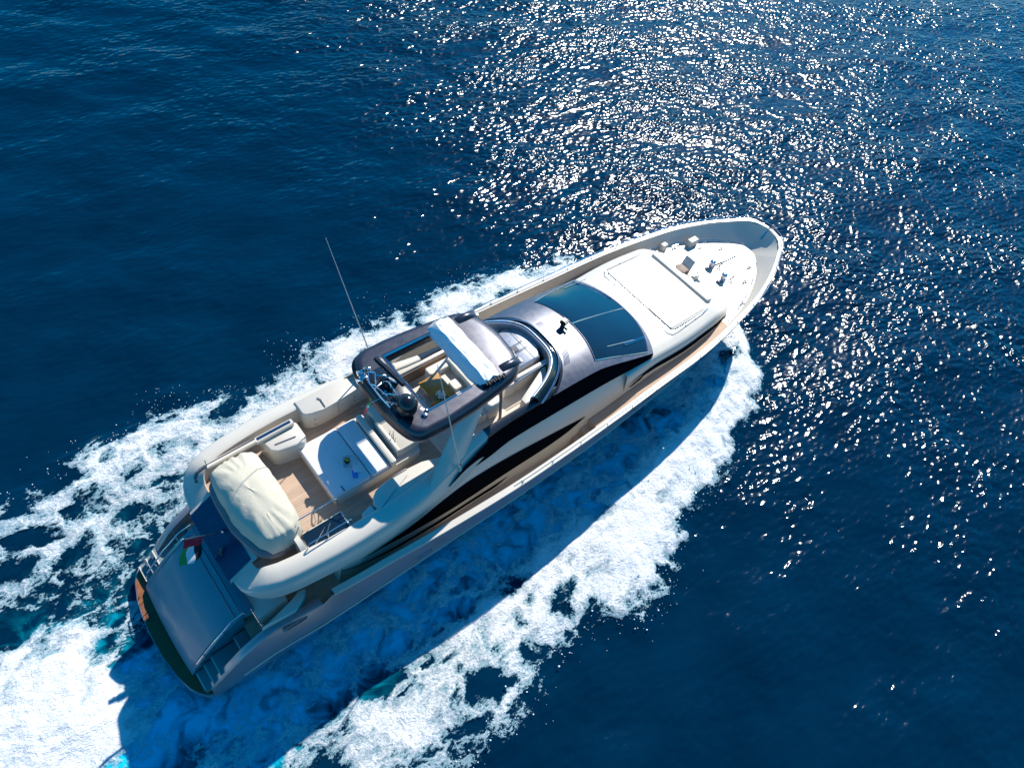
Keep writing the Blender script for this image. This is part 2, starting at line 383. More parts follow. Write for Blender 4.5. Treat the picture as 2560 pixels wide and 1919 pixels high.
for s in (-1, 1):
    mb = MB()
    steps = [(-1.05, -.78, .70), (-.78, -.52, .96), (-.52, .22, 1.22), (.22, 1.0, 1.55)]
    for x0, x1, z in steps: mb.box(x0, x1, *sorted((s*1.66, s*2.30)), .45, z)
    st = mb.build('stairway', STEPG, smooth=False)
    for x0, x1, z in steps:
        mb = MB(); mb.box(x0-.01, x0+.03, *sorted((s*1.70, s*2.27)), z-.015, z+.012); mb.build('step_nosing', WHITE, st, smooth=False)
    mb = MB()                                        # quarter wing beside the stairs
    rows = []
    for x in np.r_[np.arange(-.9, 2.6, .25), [2.6]]:
        t = ty(x); z = tz(x)
        rows.append([(x, s*(t+.01), z-.03), (x, s*(t-.02), z+.03), (x, s*(t-.12), z+.05), (x, s*(t-.24), z+.02), (x, s*(t-.26), max(.5, z-.75))])
    mb.grid(rows, flip=s > 0); mb.build('quarter_coaming', HULLP, ang=50)
    mb = MB()                                        # fairlead with dark slot
    mb.obox((1.75, s*2.63, 2.30), (1, s*.05, .05), (0, 1, 0), (0, 0, 1), (.75, .06, .12), .02); fl = mb.build('fairlead', CHROME)
    mb = MB(); mb.obox((1.78, s*2.665, 2.31), (1, s*.05, .05), (0, 1, 0), (0, 0, 1), (.6, .02, .06)); mb.build('fairlead_slot', BLACK, fl)
    mb = MB(); mb.prism([(.9, s*2.3), (1.9, s*2.42), (2.3, s*2.2), (2.45, s*2.0), (2.2, s*1.95), (1.9, s*2.15)], 2.1, 2.62, .05); mb.build('mooring_locker', WHITE)
    mb = MB(); mb.tube([(.95, s*1.66, 2.62), (.95, s*2.15, 2.68), (1.02, s*2.22, 2.4)], .02); mb.tube([(.95, s*1.66, 2.4), (.97, s*2.2, 2.45)], .014); mb.build('stern_gate', CHROME)
mb = MB(); mb.box(.98, 1.9, -1.9, 1.9, 1.8, 2.36, .05); mb.build('cockpit_sofa', SOFA)

# ---------------------------------------------------------------- deckhouse
ZR = [1.9, 2.3, 2.8, 3.2, 3.6, 4.0, 4.5, 5.0]
TAB = {3.4: [2.2, 2.2, 2.25, 2.32, 2.42, 2.52, 2.6, 2.5], 4: [2.33, 2.35, 2.40, 2.45, 2.52, 2.63, 2.66, 2.58], 6: [2.44, 2.45, 2.45, 2.42, 2.45, 2.58, 2.65, 2.58], 7: [2.5, 2.5, 2.45, 2.38, 2.32, 2.35, 2.4, 2.4],
       8: [2.5, 2.5, 2.45, 2.35, 2.22, 2.15, 2.15, 2.1], 9: [2.52, 2.52, 2.45, 2.33, 2.2, 2.08, 1.95, 1.88], 10: [2.55, 2.55, 2.46, 2.35, 2.2, 2.05, 1.9, 1.82],
       12: [2.6, 2.6, 2.5, 2.38, 2.25, 2.08, 1.92, 1.84], 14: [2.62, 2.6, 2.55, 2.42, 2.28, 2.12, 1.97, 1.9], 16: [2.5, 2.5, 2.48, 2.42, 2.32, 2.2, 2.1, 2.0], 17.2: [2.45, 2.45, 2.43, 2.38, 2.30, 2.22, 2.1, 2.0]}
TX = sorted(TAB)
def yy(x, z):
    r = [hermite(x, TX, [TAB[t][j] for t in TX]) for j in range(len(ZR))]
    return float(np.interp(z, ZR, r))
SX = [3.4, 3.6] + list(np.arange(4, 17.3, .4)) + [17.2]
SX = sorted(set(round(v, 2) for v in SX))
def wall_top(x): return float(np.interp(x, [3.4, 8.4, 9.2, 14, 16.2, 17.2], [4.1, 4.1, 4.45, 4.45, 4.12, 4.05]))
mb = MB()
for s in (-1, 1):
    rows = []
    for x in SX:
        z0 = min(dz(x)-.05, 3.3); zt = wall_top(x)
        rows.append([(x, s*yy(x, z), z) for z in np.linspace(z0, zt, 9)])
    mb.grid(rows, flip=s > 0)
mb.poly([(3.4, -2.2, 1.9), (3.4, 2.2, 1.9), (3.4, 2.5, 4.1), (3.4, -2.5, 4.1)])
house = mb.build('deckhouse', WHITE, ang=50)

def side_strip(name, mat, lo, hi, s, off=.014, n=50, rows_n=4, parent=YROOT):
    """a strip laid on the deckhouse side between two (x, z) curves"""
    x0, x1 = lo[0][0], lo[-1][0]; mb = MB(); rows = []
    for i in range(n+1):
        x = x0 + (x1-x0)*i/n
        a = hermite(x, *zip(*lo)); b = hermite(x, *zip(*hi))
        rows.append([(x, s*(yy(x, a+(b-a)*j/rows_n)+off), a+(b-a)*j/rows_n) for j in range(rows_n+1)])
    mb.grid(rows, flip=s > 0); return mb.build(name, mat, parent)
for s in (-1, 1):
    side_strip('saloon_window', BLACKG, [(4.0, 3.42), (5.7, 3.0), (7.5, 2.8), (9.5, 2.84), (12.2, 2.98), (13.1, 3.2)], [(4.0, 3.44), (5.4, 3.50), (7.4, 3.54), (8.9, 3.50), (11.2, 3.36), (13.1, 3.21)], s)
    side_strip('upper_window', BLACKG, [(7.1, 4.36), (7.8, 4.05), (8.8, 4.02), (9.9, 4.12), (12.9, 4.12), (15, 4.12), (16.4, 4.12)], [(7.1, 4.38), (7.6, 4.58), (8.2, 4.66), (9.2, 4.76), (12.8, 4.84), (14.2, 4.72), (15.4, 4.42), (16.4, 4.14)], s, off=.05)
    side_strip('overhang_shade', BLACKG, [(3.45, 3.0), (6, 2.45), (9, 2.45), (9.6, 2.6)], [(3.45, 3.03), (6, 2.62), (9, 2.6), (9.6, 2.62)], s)  # black strip standing in for shade under the overhang, no window

# coachroof forward
def cr_y(x): return hermite(x, [15, 16, 18, 19.5, 20.5, 21.3, 21.9], [2.3, 2.26, 2.32, 2.24, 2.12, 1.95, 1.70])
def cr_z(x): return hermite(x, [15, 16, 18, 20.2, 20.5, 21.2, 21.9], [4.06, 4.10, 4.14, 4.16, 4.05, 3.72, 3.42])
mb = MB(); rows = []
for x in np.r_[np.arange(15, 21.9, .3), [21.9]]:
    y, z = cr_y(x), cr_z(x); yb = min(y+.12, dy(x)-.02)
    half = [(yb, dz(x)-.03), (y+.05, z-.16), (y-.01, z-.04), (y-.10, z), (y*.6, z+.03), (0, z+.04)]
    rows.append([(x, -a, b) for a, b in half] + [(x, a, b) for a, b in half[::-1][1:]])
mb.grid(rows); mb.build('coachroof', WHITE, ang=40)
for s in (-1, 1):
    mb = MB(); rows = []
    for i in range(31):
        x = 15.2 + 6.1*i/30; zc = hermite(x, [15.2, 17, 19, 21.3], [3.42, 3.66, 3.66, 3.46]); h_ = .15*math.sin(math.pi*i/30)**.6 + .004
        y = cr_y(x) + .055 + (.05 if x > 16 else .1)
        rows.append([(x, s*(y+.03), zc-h_), (x, s*(y), zc+h_*.6)])
    mb.grid(rows, flip=s > 0); mb.build('forward_cabin_window', BLACKG)

# ---------------------------------------------------------------- pilothouse roof and windscreen
def roof_z(x, y):
    zc = hermite(x, [9, 12, 13.9, 15.5, 17.1], [5.30, 5.34, 5.22, 4.80, 4.28])
    k = hermite(x, [9, 12, 14, 15.5, 17.1], [.33, .36, .33, .26, .12])
    return zc - k*abs(y/1.95)**2.4
def lerp_arc(A, Bc, t, s): return (A[0](s)*(1-t)+Bc[0](s)*t, A[1](s)*(1-t)+Bc[1](s)*t)
A0 = (lambda s: 12.72 - 1.15*abs(s)**3.2, lambda s: 1.9*s)
A1 = (lambda s: 14.04 - .30*abs(s)**2.2, lambda s: 1.60*s)
A2 = (lambda s: 16.98 - .78*abs(s)**2.3, lambda s: 2.06*s)
A3 = (lambda s: 17.10 - .68*abs(s)**2.3, lambda s: 2.17*s)
A1b = (lambda s: 14.04 - .30*abs(s)**2.2, lambda s: 1.92*s)
mb = MB(); rows = []
SS = np.linspace(-1, 1, 33)
for t in np.linspace(0, 1, 8)[:-1]: rows.append([(lambda p: (p[0], p[1], roof_z(*p)))(lerp_arc(A0, A1b, t, s)) for s in SS])
for t in np.linspace(0, 1, 12): rows.append([(lambda p: (p[0], p[1], roof_z(*p)))(lerp_arc(A1b, A3, t, s)) for s in SS])
rows.append([(x, y, 4.02) for x, y, z in rows[-1]])
mb.grid(rows)
SKIRTS = []                                            # glass skirts down the sides to the window band
for s, j in ((-1, 0), (1, len(SS)-1)):
    sk = []
    for r in rows[:-1]:
        x, y, z = r[j]; zb = min(wall_top(x), z-.05)
        yb = yy(x, zb) + .008
        ysh = abs(y)+.012
        sk.append([(x, y, z), (x, s*ysh, z-.05), (x, s*(ysh*.5+yb*.5+.004), (z+zb)/2), (x, s*yb, zb)])
    SKIRTS.append((sk, s))
roof = mb.build('pilothouse_roof', GUN, ang=50)
for sk, s in SKIRTS:
    mb = MB(); mb.grid(sk, flip=s > 0); mb.build('side_glass', BLACKG)
def glass_patch(name, s0, s1, mat, off=.014, t0=.02, t1=.985, shrink=1.0):
    mb = MB(); rows = []
    for t in np.linspace(t0, t1, 14):
        rows.append([(lambda p: (p[0], p[1], roof_z(*p)+off))(lerp_arc(A1, A2, t, s)) for s in np.linspace(s0, s1, 17)])
    mb.grid(rows); return mb.build(name, mat)
glass_patch('windscreen_pane', -.985, -.012, GLASS); glass_patch('windscreen_pane', .012, .985, GLASS)
mb = MB()
def on_roof(x, y, o=.02): return (x, y, roof_z(x, y)+o)
mb.tube([on_roof(*lerp_arc(A1, A2, t, 0)) for t in np.linspace(0, 1, 12)], .018, 5)
mb.tube([on_roof(*lerp_arc(A1, A2, 0, s)) for s in SS], .016, 5)
for s in (-1, 1): mb.tube([on_roof(*lerp_arc(A1, A2, t, s)) for t in np.linspace(0, 1, 10)], .014, 5)
mb.tube([on_roof(*lerp_arc(A1, A2, 1, s)) for s in SS], .014, 5)
mb.build('windscreen_frame', CHROME)
for s0, s1, t1 in ((-.72, -.80, .45), (.30, .98, .86)):
    mb = MB(); base = on_roof(*lerp_arc(A1, A2, .99, s0), .05); tip = on_roof(*lerp_arc(A1, A2, t1+.12, s1), .06)
    mb.tube([base, tip], .016, 5); mb.tube([(base[0]-.02, base[1]-.06, base[2]), (tip[0], tip[1]-.06, tip[2])], .012, 5)
    a = on_roof(*lerp_arc(A1, A2, t1-.18, s1*.97), .035); b = on_roof(*lerp_arc(A1, A2, t1+.34, s1*.93), .035)
    mb.tube([a, b], .014, 5); mb.build('wiper', CHROME)
for y0 in (.62, -.78):                                 # louvres let into the roof
    mb = MB()
    for k in range(5):
        pts = []
        for i in range(9):
            y = y0 - (.85 if y0 > 0 else .48)*i/8
            x = A0[0](abs(y)/1.9) + .20 + k*.055 - .02*i/8
            pts.append(on_roof(x, y, .012))
        mb.tube(pts, .008, 4)
    mb.build('roof_louvre', CHROME)
mb = MB(); rows = []                                   # dark gutter ahead of the fly windscreen
for s in np.linspace(-1, 1, 41):
    x, y = A0[0](s), A0[1](s)
    wd = .05 + .26*max(0, abs(s)-.45)
    rows.append([(x-.02, y, roof_z(x, y)+.01), (x+wd, y*.985, roof_z(x+wd, y*.985)+.012)])
mb.grid(rows); mb.build('roof_gutter', BLACK)
mb = MB()                                              # searchlight
b = on_roof(13.62, .03, 0)
mb.lathe(b, [(.09, 0), (.09, .05), (.05, .09), (.05, .16)], 12)
mb.obox((b[0]+.02, b[1], b[2]+.26), (1, .2, 0), (-.2, 1, 0), (0, 0, 1), (.26, .24, .2), .04)
mb.obox((b[0]-.02, b[1]-.2, b[2]+.12), (1, .2, 0), (-.2, 1, 0), (0, 0, 1), (.1, .12, .1), .02)
mb.build('searchlight', BLACK)

# ---------------------------------------------------------------- flybridge
FP = [(12.0, 1.92), (11, 1.90), (10, 1.90), (9.4, 1.92), (8.9, 1.97), (8.4, 2.06), (8, 2.15), (7.5, 2.28), (7, 2.40), (6.5, 2.52), (6, 2.62), (5, 2.69), (4, 2.69), (3.3, 2.66), (2.7, 2.6), (2.2, 2.54), (1.75, 2.45), (1.4, 2.32), (1.12, 2.12), (.96, 1.9), (.87, 1.66), (.84, 1.42), (.83, 1.195)]
def fb_profile(x):
    o = float(np.interp(x, [6, 8, 9], [-.06, .10, .05]))
    hgt = float(np.interp(x, [.83, .95, 1.25, 2.5, 6], [-.34, -.22, -.10, 0, .06]))
    wdt = float(np.interp(x, [5, 8, 9.5], [1.0, .75, .45]))
    return [(-.75*wdt, 3.93), (o-.02, 3.93), (o+.03, 4.2), (-.02, 4.50), (-.07, 4.74+hgt*.6), (-.11*wdt, 4.83+hgt), (-.17*wdt, 4.88+hgt), (-.38*wdt, 4.94+hgt), (-.57*wdt, 4.95+hgt), (-.62*wdt, 4.92+hgt), (-.63*wdt, 4.28)]
def fb_sweep(pts, s):
    rows = []
    for i, (x, y) in enumerate(pts):
        a = pts[max(0, i-1)]; b = pts[min(len(pts)-1, i+1)]
        tx_, ty_ = b[0]-a[0], b[1]-a[1]; l = math.hypot(tx_, ty_); n = (ty_/l, -tx_/l)
        if n[1]*1 + n[0]*-1 < 0: n = (-n[0], -n[1])
        q = min(1, max(0, (2.25-y)/1.05)) if x < 1.5 else 0      # the corner sinks to the slope of the navy panel
        pr = fb_profile(x)
        pr = [(o, z if k < 2 or k == len(pr)-1 else z*(1-q) + (3.935+.79*(pr[1][0]-o))*q) for k, (o, z) in enumerate(pr)]
        rows.append([(x+n[0]*o, s*(y+n[1]*o), z) for o, z in pr])
    return rows
i0 = next(i for i, p in enumerate(FP) if p[0] <= 8.9)
for s in (-1, 1):
    mb = MB(); rows = fb_sweep(FP, s)
    mb.grid(rows[i0:], close_v=True); mb.poly(rows[-1]); mb.build('flybridge_bulwark', WHITE, ang=50)
    mb = MB(); mb.grid(rows[:i0+1], close_v=True); mb.build('flybridge_coaming', DGUN, ang=50)
mb = MB()
fl = [(1.42, 1.2), (1.5, 1.9), (2.2, 2.02), (4, 2.2), (6, 2.2), (7, 2.0), (8, 1.85), (9, 1.75), (12.0, 1.75), (12.35, 1.3), (12.5, .6)]
mb.prism(sym(fl), 4.1, 4.30); deck = mb.build('flybridge_deck', TEAK, smooth=False)
# overhang aft: white frame and navy panel
mb = MB()
rows = [[(x, y, z) for y in np.linspace(-1.26, 1.26, 9)] for x, z in ((.80, 3.78), (.80, 3.92), (1.50, 4.40), (1.62, 4.46), (1.74, 4.40), (1.74, 4.2))]
mb.grid(rows); mb.build('overhang_lip', WHITE)
mb = MB()
rows = [[(.76+.72*t, y, 3.915+.49*t) for y in np.linspace(-1.17, 1.17, 9)] for t in np.linspace(0, 1, 5)]
mb.grid(rows); mb.grid([[(.755, y, 3.70) for y in np.linspace(-1.17, 1.17, 9)], rows[0]]); mb.build('aft_navy_panel', NAVY)
mb = MB(); mb.ball((.95, -.40, 4.06), .06, 10); mb.tube([(.95, -.40, 4.04), (.80, -.47, 4.22)], .025); mb.tube([(.98, -.36, 4.03), (1.02, -.33, 4.2)], .05); mb.build('stern_light', GREYTR)
mb = MB(); mb.tube([(1.27, .03, 4.25), (.30, .02, 5.0)], .022, 8); mb.ball((.29, .02, 5.01), .035, 8); mb.lathe((1.27, .03, 4.27), [(.06, 0), (.06, .05), (.035, .1)], 10); mb.tube([(1.0, .02, 4.38), (.6, .0, 4.66), (.33, .02, 4.92)], .008, 4)
mb.build('flagpole', CHROME)

# sunpad, wet bar
mb = MB(); mb.prism(rrect(4.1, 7.05, -1.05, 1.05, .12), 4.28, 4.66, .03); mb.build('sunpad_base', WHITE)
for x0, x1 in ((4.08, 5.31), (5.335, 5.95)):
    mb = MB(); mb.prism(rrect(x0, x1, -1.0, 1.0, .07), 4.60, 4.78, .045, 3); mb.build('sunpad_cushion', CUSHION)
mb = MB()
mb.prism(rrect(5.98, 6.16, -1.05, .95, .06), 4.62, 4.92, .04)
mb.prism(rrect(6.38, 7.10, -.86, 1.0, .06), 4.62, 5.0, .03)
mb.box(6.3, 6.40, -.86, .38, 4.7, 5.04, .02)
wb = mb.build('wet_bar', WHITE)
mb = MB()
mb.tube([(6.5, -.34, 5.0), (6.5, -.34, 5.16), (6.44, -.37, 5.2), (6.38, -.4, 5.16)], .014); mb.tube([(6.48, -.2, 5.0), (6.48, -.2, 5.1)], .02); mb.tube([(6.46, -.5, 5.0), (6.46, -.5, 5.1)], .02)
mb.tube([(6.6, -.2, 5.02), (6.44, -.45, 5.02)], .012)
mb.build('tap', CHROME, wb)
mb = MB()
mb.box(4.42, 4.46, -.99, -.8, 4.775, 4.79)
mb.build('cushion_strap', GREYTR)

# stair hatch and rails
mb = MB(); mb.box(2.74, 4.08, -2.08, -1.40, 4.28, 4.66, .03); hb = mb.build('stair_hatch', WHITE)
mb = MB(); mb.box(2.80, 4.02, -2.03, -1.45, 4.655, 4.70, .01); mb.build('hatch_glass', GLASS, hb, smooth=False)
mb = MB()
for y in (-1.24, -2.0):
    mb.tube([(2.74, y, 4.7), (2.74, y, 5.12), (2.8, y, 5.16), (3.98, y, 5.16), (4.06, y, 5.10), (4.06, y, 4.65)], .02, 6)
    mb.tube([(3.34, y, 5.15), (3.34, y-.06, 4.66), (3.3, y-.02, 4.4)], .015, 5)
mb.tube([(2.78, -2.06, 4.72), (4.05, -2.06, 4.72)], .014, 5); mb.tube([(3.0, -1.9, 4.73), (3.45, -1.62, 4.73)], .012, 4); mb.tube([(3.35, -1.85, 4.73), (3.62, -1.6, 4.73)], .016, 4)
mb.build('stair_rail', CHROME)
mb = MB()
ar = [(-1.36, 4.3), (-2.0, 4.3)] + [(-1.68+.32*math.cos(t), 4.78+.26*math.sin(t)) for t in arc(12, 180, 0)]
f0 = [mb.bm.verts.new((2.56, y, z)) for y, z in ar]; f1 = [mb.bm.verts.new((2.71, y, z)) for y, z in ar]
mb.bm.faces.new(f0); mb.bm.faces.new(f1[::-1])
for i in range(len(ar)): mb.bm.faces.new([f0[i], f0[(i+1) % len(ar)], f1[(i+1) % len(ar)], f1[i]])
mb.build('rounded_seat_back', WHITE, ang=40)

# crane on the port bulwark
mb = MB(); mb.prism([(3.25, 1.74), (3.35, 1.15), (3.5, 1.02), (4.25, .88), (4.42, 1.05), (4.42, 1.66)], 4.28, 5.05, .07, 3)
crane = mb.build('davit_crane', WHITE)
mb = MB(); mb.obox((3.72, 1.62, 5.12), (1, .03, 0), (0, 1, 0), (0, 0, 1), (1.2, .20, .14), .02); mb.build('crane_beam', WHITE, crane)
mb = MB(); mb.obox((3.72, 1.63, 5.20), (1, .03, 0), (0, 1, 0), (0, 0, 1), (1.05, .085, .012)); mb.build('crane_strip', NAVY, crane, smooth=False)
mb = MB(); mb.obox((3.85, 1.22, 5.065), (1, -.12, 0), (.12, 1, 0), (0, 0, 1), (.62, .035, .03), .008); mb.build('crane_grip', GREYTR, crane)
mb = MB(); mb.obox((2.42, 1.60, 5.14), (1, .03, 0), (0, 1, 0), (0, 0, 1), (1.5, .17, .12), .02); mb.build('crane_boom', CREAM, crane)
mb = MB(); mb.tube([(3.15, 1.66, 5.22), (1.5, 1.60, 5.2)], .018); mb.tube([(1.68, 1.58, 5.2), (1.42, 1.56, 5.14), (1.32, 1.52, 5.0), (1.30, 1.48, 4.85)], .05, 8); mb.tube([(1.70, 1.5, 5.1), (1.72, 1.66, 5.36)], .012)
mb.build('crane_hook', GREYTR, crane)

# side cabinets
cabp = [(4.70, 2.3), (4.70, 1.80), (4.78, 1.70), (4.95, 1.63), (5.3, 1.60), (5.8, 1.62), (6.3, 1.68), (6.9, 1.72), (6.9, 2.2), (6.0, 2.3)]
mb = MB(); mb.prism(cabp, 4.28, 5.04, .05, 3); cab = mb.build('side_cabinet', WHITE)
mb = MB(); mb.tube([(5.38, 1.64, 5.06), (5.40, 1.95, 5.07), (5.34, 2.05, 5.07)], .018); 

mb.build('cabinet_grip', GREYTR, cab)
for x, z in ((5.0, 4.7), (5.0, 4.45), (5.95, 4.75), (6.4, 4.75), (6.4, 4.5)):
    mb = MB(); mb.ball((x, float(np.interp(x, [4.95, 5.3, 6.4], [1.62, 1.59, 1.675])), z), .02, 6); mb.build('cabinet_catch', GREYTR, cab)
mb = MB(); mb.tube([(5.8, 1.612, 4.35), (5.8, 1.612, 4.98)], .006, 4); mb.build('cabinet_seam', GREYTR, cab)
cabs = [(4.85, -2.3), (4.82, -1.90), (4.92, -1.70), (5.1, -1.56), (5.35, -1.48), (5.9, -1.45), (6.7, -1.50), (7.3, -1.7), (7.3, -2.2), (6.0, -2.4)]
mb = MB(); mb.prism(cabs, 4.28, 4.98, .05, 3); cab2 = mb.build('side_cabinet', WHITE)
mb = MB(); mb.tube([(4.95, -2.12, 4.985), (5.6, -1.85, 4.985)], .008, 4); mb.tube([(5.75, -1.8, 4.985), (6.1, -1.66, 4.985)], .006, 4); mb.box(5.75, 6.2, -1.5, -1.44, 4.93, 5.0, .01); mb.build('cabinet_seam', GREYTR, cab2)
mb = MB(); mb.prism([(4.38, -2.3), (4.40, -1.94), (4.76, -1.84), (4.8, -2.3)], 4.28, 4.95, .03); mb.build('rope_locker', WHITE)
mb = MB(); mb.box(4.72, 4.82, -2.25, -1.85, 4.3, 4.85); mb.build('locker_gap', GREYTR)

# ---------------------------------------------------------------- hard top
half = [(6.05, 0), (6.06, .6), (6.12, 1.05), (6.22, 1.40), (6.36, 1.62), (6.6, 1.74), (7.4, 1.78), (8.4, 1.72), (9.4, 1.60), (9.95, 1.50), (10.28, 1.34), (10.5, 1.06), (10.62, .7), (10.68, 0)]
outl = [(x, -y) for x, y in half] + [(x, y) for x, y in half[::-1][1:-1]]
hole = [(7.15, -1.12), (8.95, -1.12), (8.95, 1.12), (7.15, 1.12)]
def ht_z(x, y): return 6.86 - .03*(abs(y)/1.75)**2 - .10*max(0, (x-9.6)/1.3)**2
def ring_between(mb, outer, inner, zf):
    """flat ring made of radial quads between two closed outlines round (8.05, 0)"""
    def at(poly, a):
        c = (8.05, 0); d = (math.cos(a), math.sin(a)); best = 0
        for i in range(len(poly)):
            p, q = poly[i-1], poly[i]; ex, ey = q[0]-p[0], q[1]-p[1]; den = d[0]*ey-d[1]*ex
            if abs(den) < 1e-9: continue
            t = ((p[0]-c[0])*ey-(p[1]-c[1])*ex)/den; u = ((p[0]-c[0])*d[1]-(p[1]-c[1])*d[0])/den
            if t > 0 and -1e-6 <= u <= 1+1e-6: best = max(best, t)
        return (c[0]+d[0]*best, c[1]+d[1]*best)
    angs = sorted([math.atan2(y, x-8.05) for x, y in inner] + list(np.linspace(-math.pi, math.pi, 120, endpoint=False)))
    rows = []
    for a in angs:
        o, i = at(outer, a), at(inner, a)
        n = Vector((o[0]-8.05, (o[1])*1.6, 0)).normalized()
        c_ = (o[0]-n.x*.17, o[1]-n.y*.17)
        rr = []
        for k in range(7):
            t = k/6; x, y = c_[0]*(1-t)+i[0]*t, c_[1]*(1-t)+i[1]*t
            rr.append((x, y, zf(x, y) - (.10 if k == 6 else 0)))
        z0 = zf(*c_)
        edge = [(o[0]-n.x*.10, o[1]-n.y*.10, 6.46), (o[0], o[1], 6.48), (o[0]+n.x*.01, o[1]+n.y*.01, 6.56), (o[0]-n.x*.05, o[1]-n.y*.05, z0-.14), (o[0]-n.x*.10, o[1]-n.y*.10, z0-.05)]
        rows.append(edge + rr + [(i[0], i[1], 6.50)])
    mb.grid(rows, close_u=True, flip=False)
    return angs
mb = MB(); ring_between(mb, outl, hole, ht_z); ht = mb.build('hardtop', HTOP, ang=40)
mb = MB(); ring_between(mb, [(8.05+(x-8.05)*.975, y*.965) for x, y in outl], hole, lambda x, y: 6.9)
bm = mb.bm
for v in bm.verts: v.co.z = 6.47 if v.co.z > 6.5 or v.co.z < 6.4 else 6.47 if abs(v.co.y) < 1.2 and 7.1 < v.co.x < 9.0 else 6.47 if v.co.z > 6.475 else 6.18
mb.build('hardtop_liner', WHITE, ht)
mb = MB()
for y in (-1.12, 1.12):
    for d in (0, .06): mb.tube([(7.1, y+math.copysign(d, y), 6.82), (8.95, y+math.copysign(d, y), 6.82)], .017, 5)
mb.tube([(7.13, -1.16, 6.82), (7.13, 1.12, 6.82)], .017, 5); mb.tube([(7.08, -1.2, 6.87), (7.08, 1.12, 6.87)], .012, 5)
mb.tube([(8.78, -1.1, 6.78), (8.78, 1.1, 6.78)], .014, 5)
mb.build('sunroof_rail', CHROME, ht)
# folded canvas of the sunroof
mb = MB(); rows = []
prof = [(8.74, 6.74), (8.79, 6.88), (8.87, 7.03), (8.96, 7.12), (9.03, 7.08), (9.08, 7.11), (9.2, 7.10), (9.26, 7.06), (9.32, 7.09), (9.45, 7.05), (9.55, 6.97), (9.58, 6.82)]
for j in range(25):
    y = -1.30 + 2.58*j/24; e = abs(j-12)/12
    rows.append([(x + .05*math.sin(j*.5+k)*(e**4) + .012*math.sin(j*.9+k*1.7), y + (.06*math.sin(k*2.1) if j in (0, 24) else 0), 6.66 + (z-6.66)*(1-.15*e**6) + .008*math.sin(j*1.3+k)) for k, (x, z) in enumerate(prof)])
mb.grid(rows); mb.poly([rows[0][k] for k in range(12)]); mb.poly([rows[-1][k] for k in range(12)])
mb.build('folded_sunroof', WCANVAS, ht, ang=60)
mb = MB()
for k in range(9):
    x = 8.95 + k*.085; mb.obox((x, -1.36-.03*(k % 2), 6.92-.03*k/9), (1, .3, 0), (-.3, 1, 0), (0, 0, 1), (.10, .12, .16), .03)
mb.build('canvas_gather', BLACK, ht)
for s in (-1, 1):
    mb = MB(); rows = []
    for i in range(13):
        t = i/12; x = 9.70 + .80*t; h_ = .13*math.sin(math.pi*min(1, t*1.15+.0))**.7 if t < .87 else .13*math.sin(math.pi*min(1, t*1.15))**.7
        h_ = .01 + abs(h_)
        rows.append([(x, s*(1.10+.14*math.cos(a)), ht_z(x, 1.1) - .01 + h_*math.sin(a)) for a in arc(9, 0, 180)])
    mb.grid(rows); mb.build('hardtop_blister', HTOP, ht)
# fins carrying the hard top
for s in (-1, 1):
    mb = MB(); rows = []
    for t in np.linspace(0, 1, 9):                      # from the bulwark up to the hard top
        xa = 6.3 + 1.6*t**1.2; xb = 7.9 + 1.0*t; y = 2.46*(1-t) + 1.60*t; z = 4.80 + 1.5*t
        yb = 2.10*(1-t) + 1.56*t
        rows.append([(xa, s*(y-.05), z), (xa+.1, s*y, z), ((xa+xb)/2, s*((y+yb)/2+.02), z), (xb-.1, s*yb, z), (xb, s*(yb-.05), z), ((xa+xb)/2, s*((y+yb)/2-.10), z)])
    mb.grid(rows, close_v=True); mb.build('hardtop_fin', WHITE, ang=50)
    mb = MB(); mb.tube([(9.95, s*1.30, 4.3), (9.6, s*1.35, 6.5)], .05, 8); mb.build('hardtop_post', GREYTR)
# mast, radar, domes
mb = MB()
def fr(pts, r=.022): mb.tube(pts, r, 6)
fr([(6.22, .62, 6.6), (6.28, .60, 7.25), (6.10, .30, 7.25), (6.12, -.30, 7.2), (6.18, -.62, 7.1), (6.22, -.62, 6.6)]); fr([(6.44, .52, 6.6), (6.42, .48, 7.25), (6.18, .08, 7.25), (6.3, -.30, 7.15), (6.4, -.6, 6.6)])
fr([(6.36, .46, 7.2), (6.62, .30, 7.2), (6.80, .0, 7.05)]); fr([(6.16, .06, 7.2), (6.5, .15, 7.18), (6.62, .10, 7.1), (6.66, -.25, 6.9)]); fr([(6.2, -.2, 7.2), (6.62, -.30, 6.95), (6.75, -.45, 6.62)]); fr([(6.14, -.45, 7.15), (6.4, -.5, 6.95), (6.7, -.62, 6.62)])
fr([(6.30, .60, 7.25), (6.42, .50, 7.25)]); fr([(6.12, .2, 7.25), (6.2, .1, 7.25)]); fr([(6.7, .25, 6.62), (6.7, .25, 7.3)], .05)
for k in range(9):
    a = random.uniform(6.2, 6.75); b_ = random.uniform(-.55, .1); fr([(a, b_, 6.82), (a+random.uniform(-.1, .1), b_+random.uniform(-.2, .2), random.uniform(6.95, 7.2))], random.uniform(.015, .04))
mast = mb.build('mast_frame', CHROME)
mb = MB(); mb.obox((6.70, .20, 7.42), (-.12, 1, 0), (1, .12, 0), (0, 0, 1), (1.28, .15, .12), .04); mb.build('radar_scanner', BLACK, mast)
mb = MB(); mb.box(6.5, 6.9, .02, .42, 6.8, 7.05, .05); mb.build('radar_pedestal', BLACK, mast)
mb = MB(); mb.box(6.2, 7.02, -.95, .85, 6.80, 6.87, .02); mb.build('mast_plinth', BLACK, mast)
mb = MB()
for c in ((6.22, .86, 7.0), (6.40, .80, 7.1), (6.10, .70, 6.9)):
    mb.ball(c, .075, 10); mb.tube([c, (c[0]-.13, c[1]+.02, c[2])], .04, 8, r1=.085)
mb.box(6.1, 6.3, .62, .84, 6.8, 7.0, .03)
mb.build('horn_cluster', CHROME, mast)
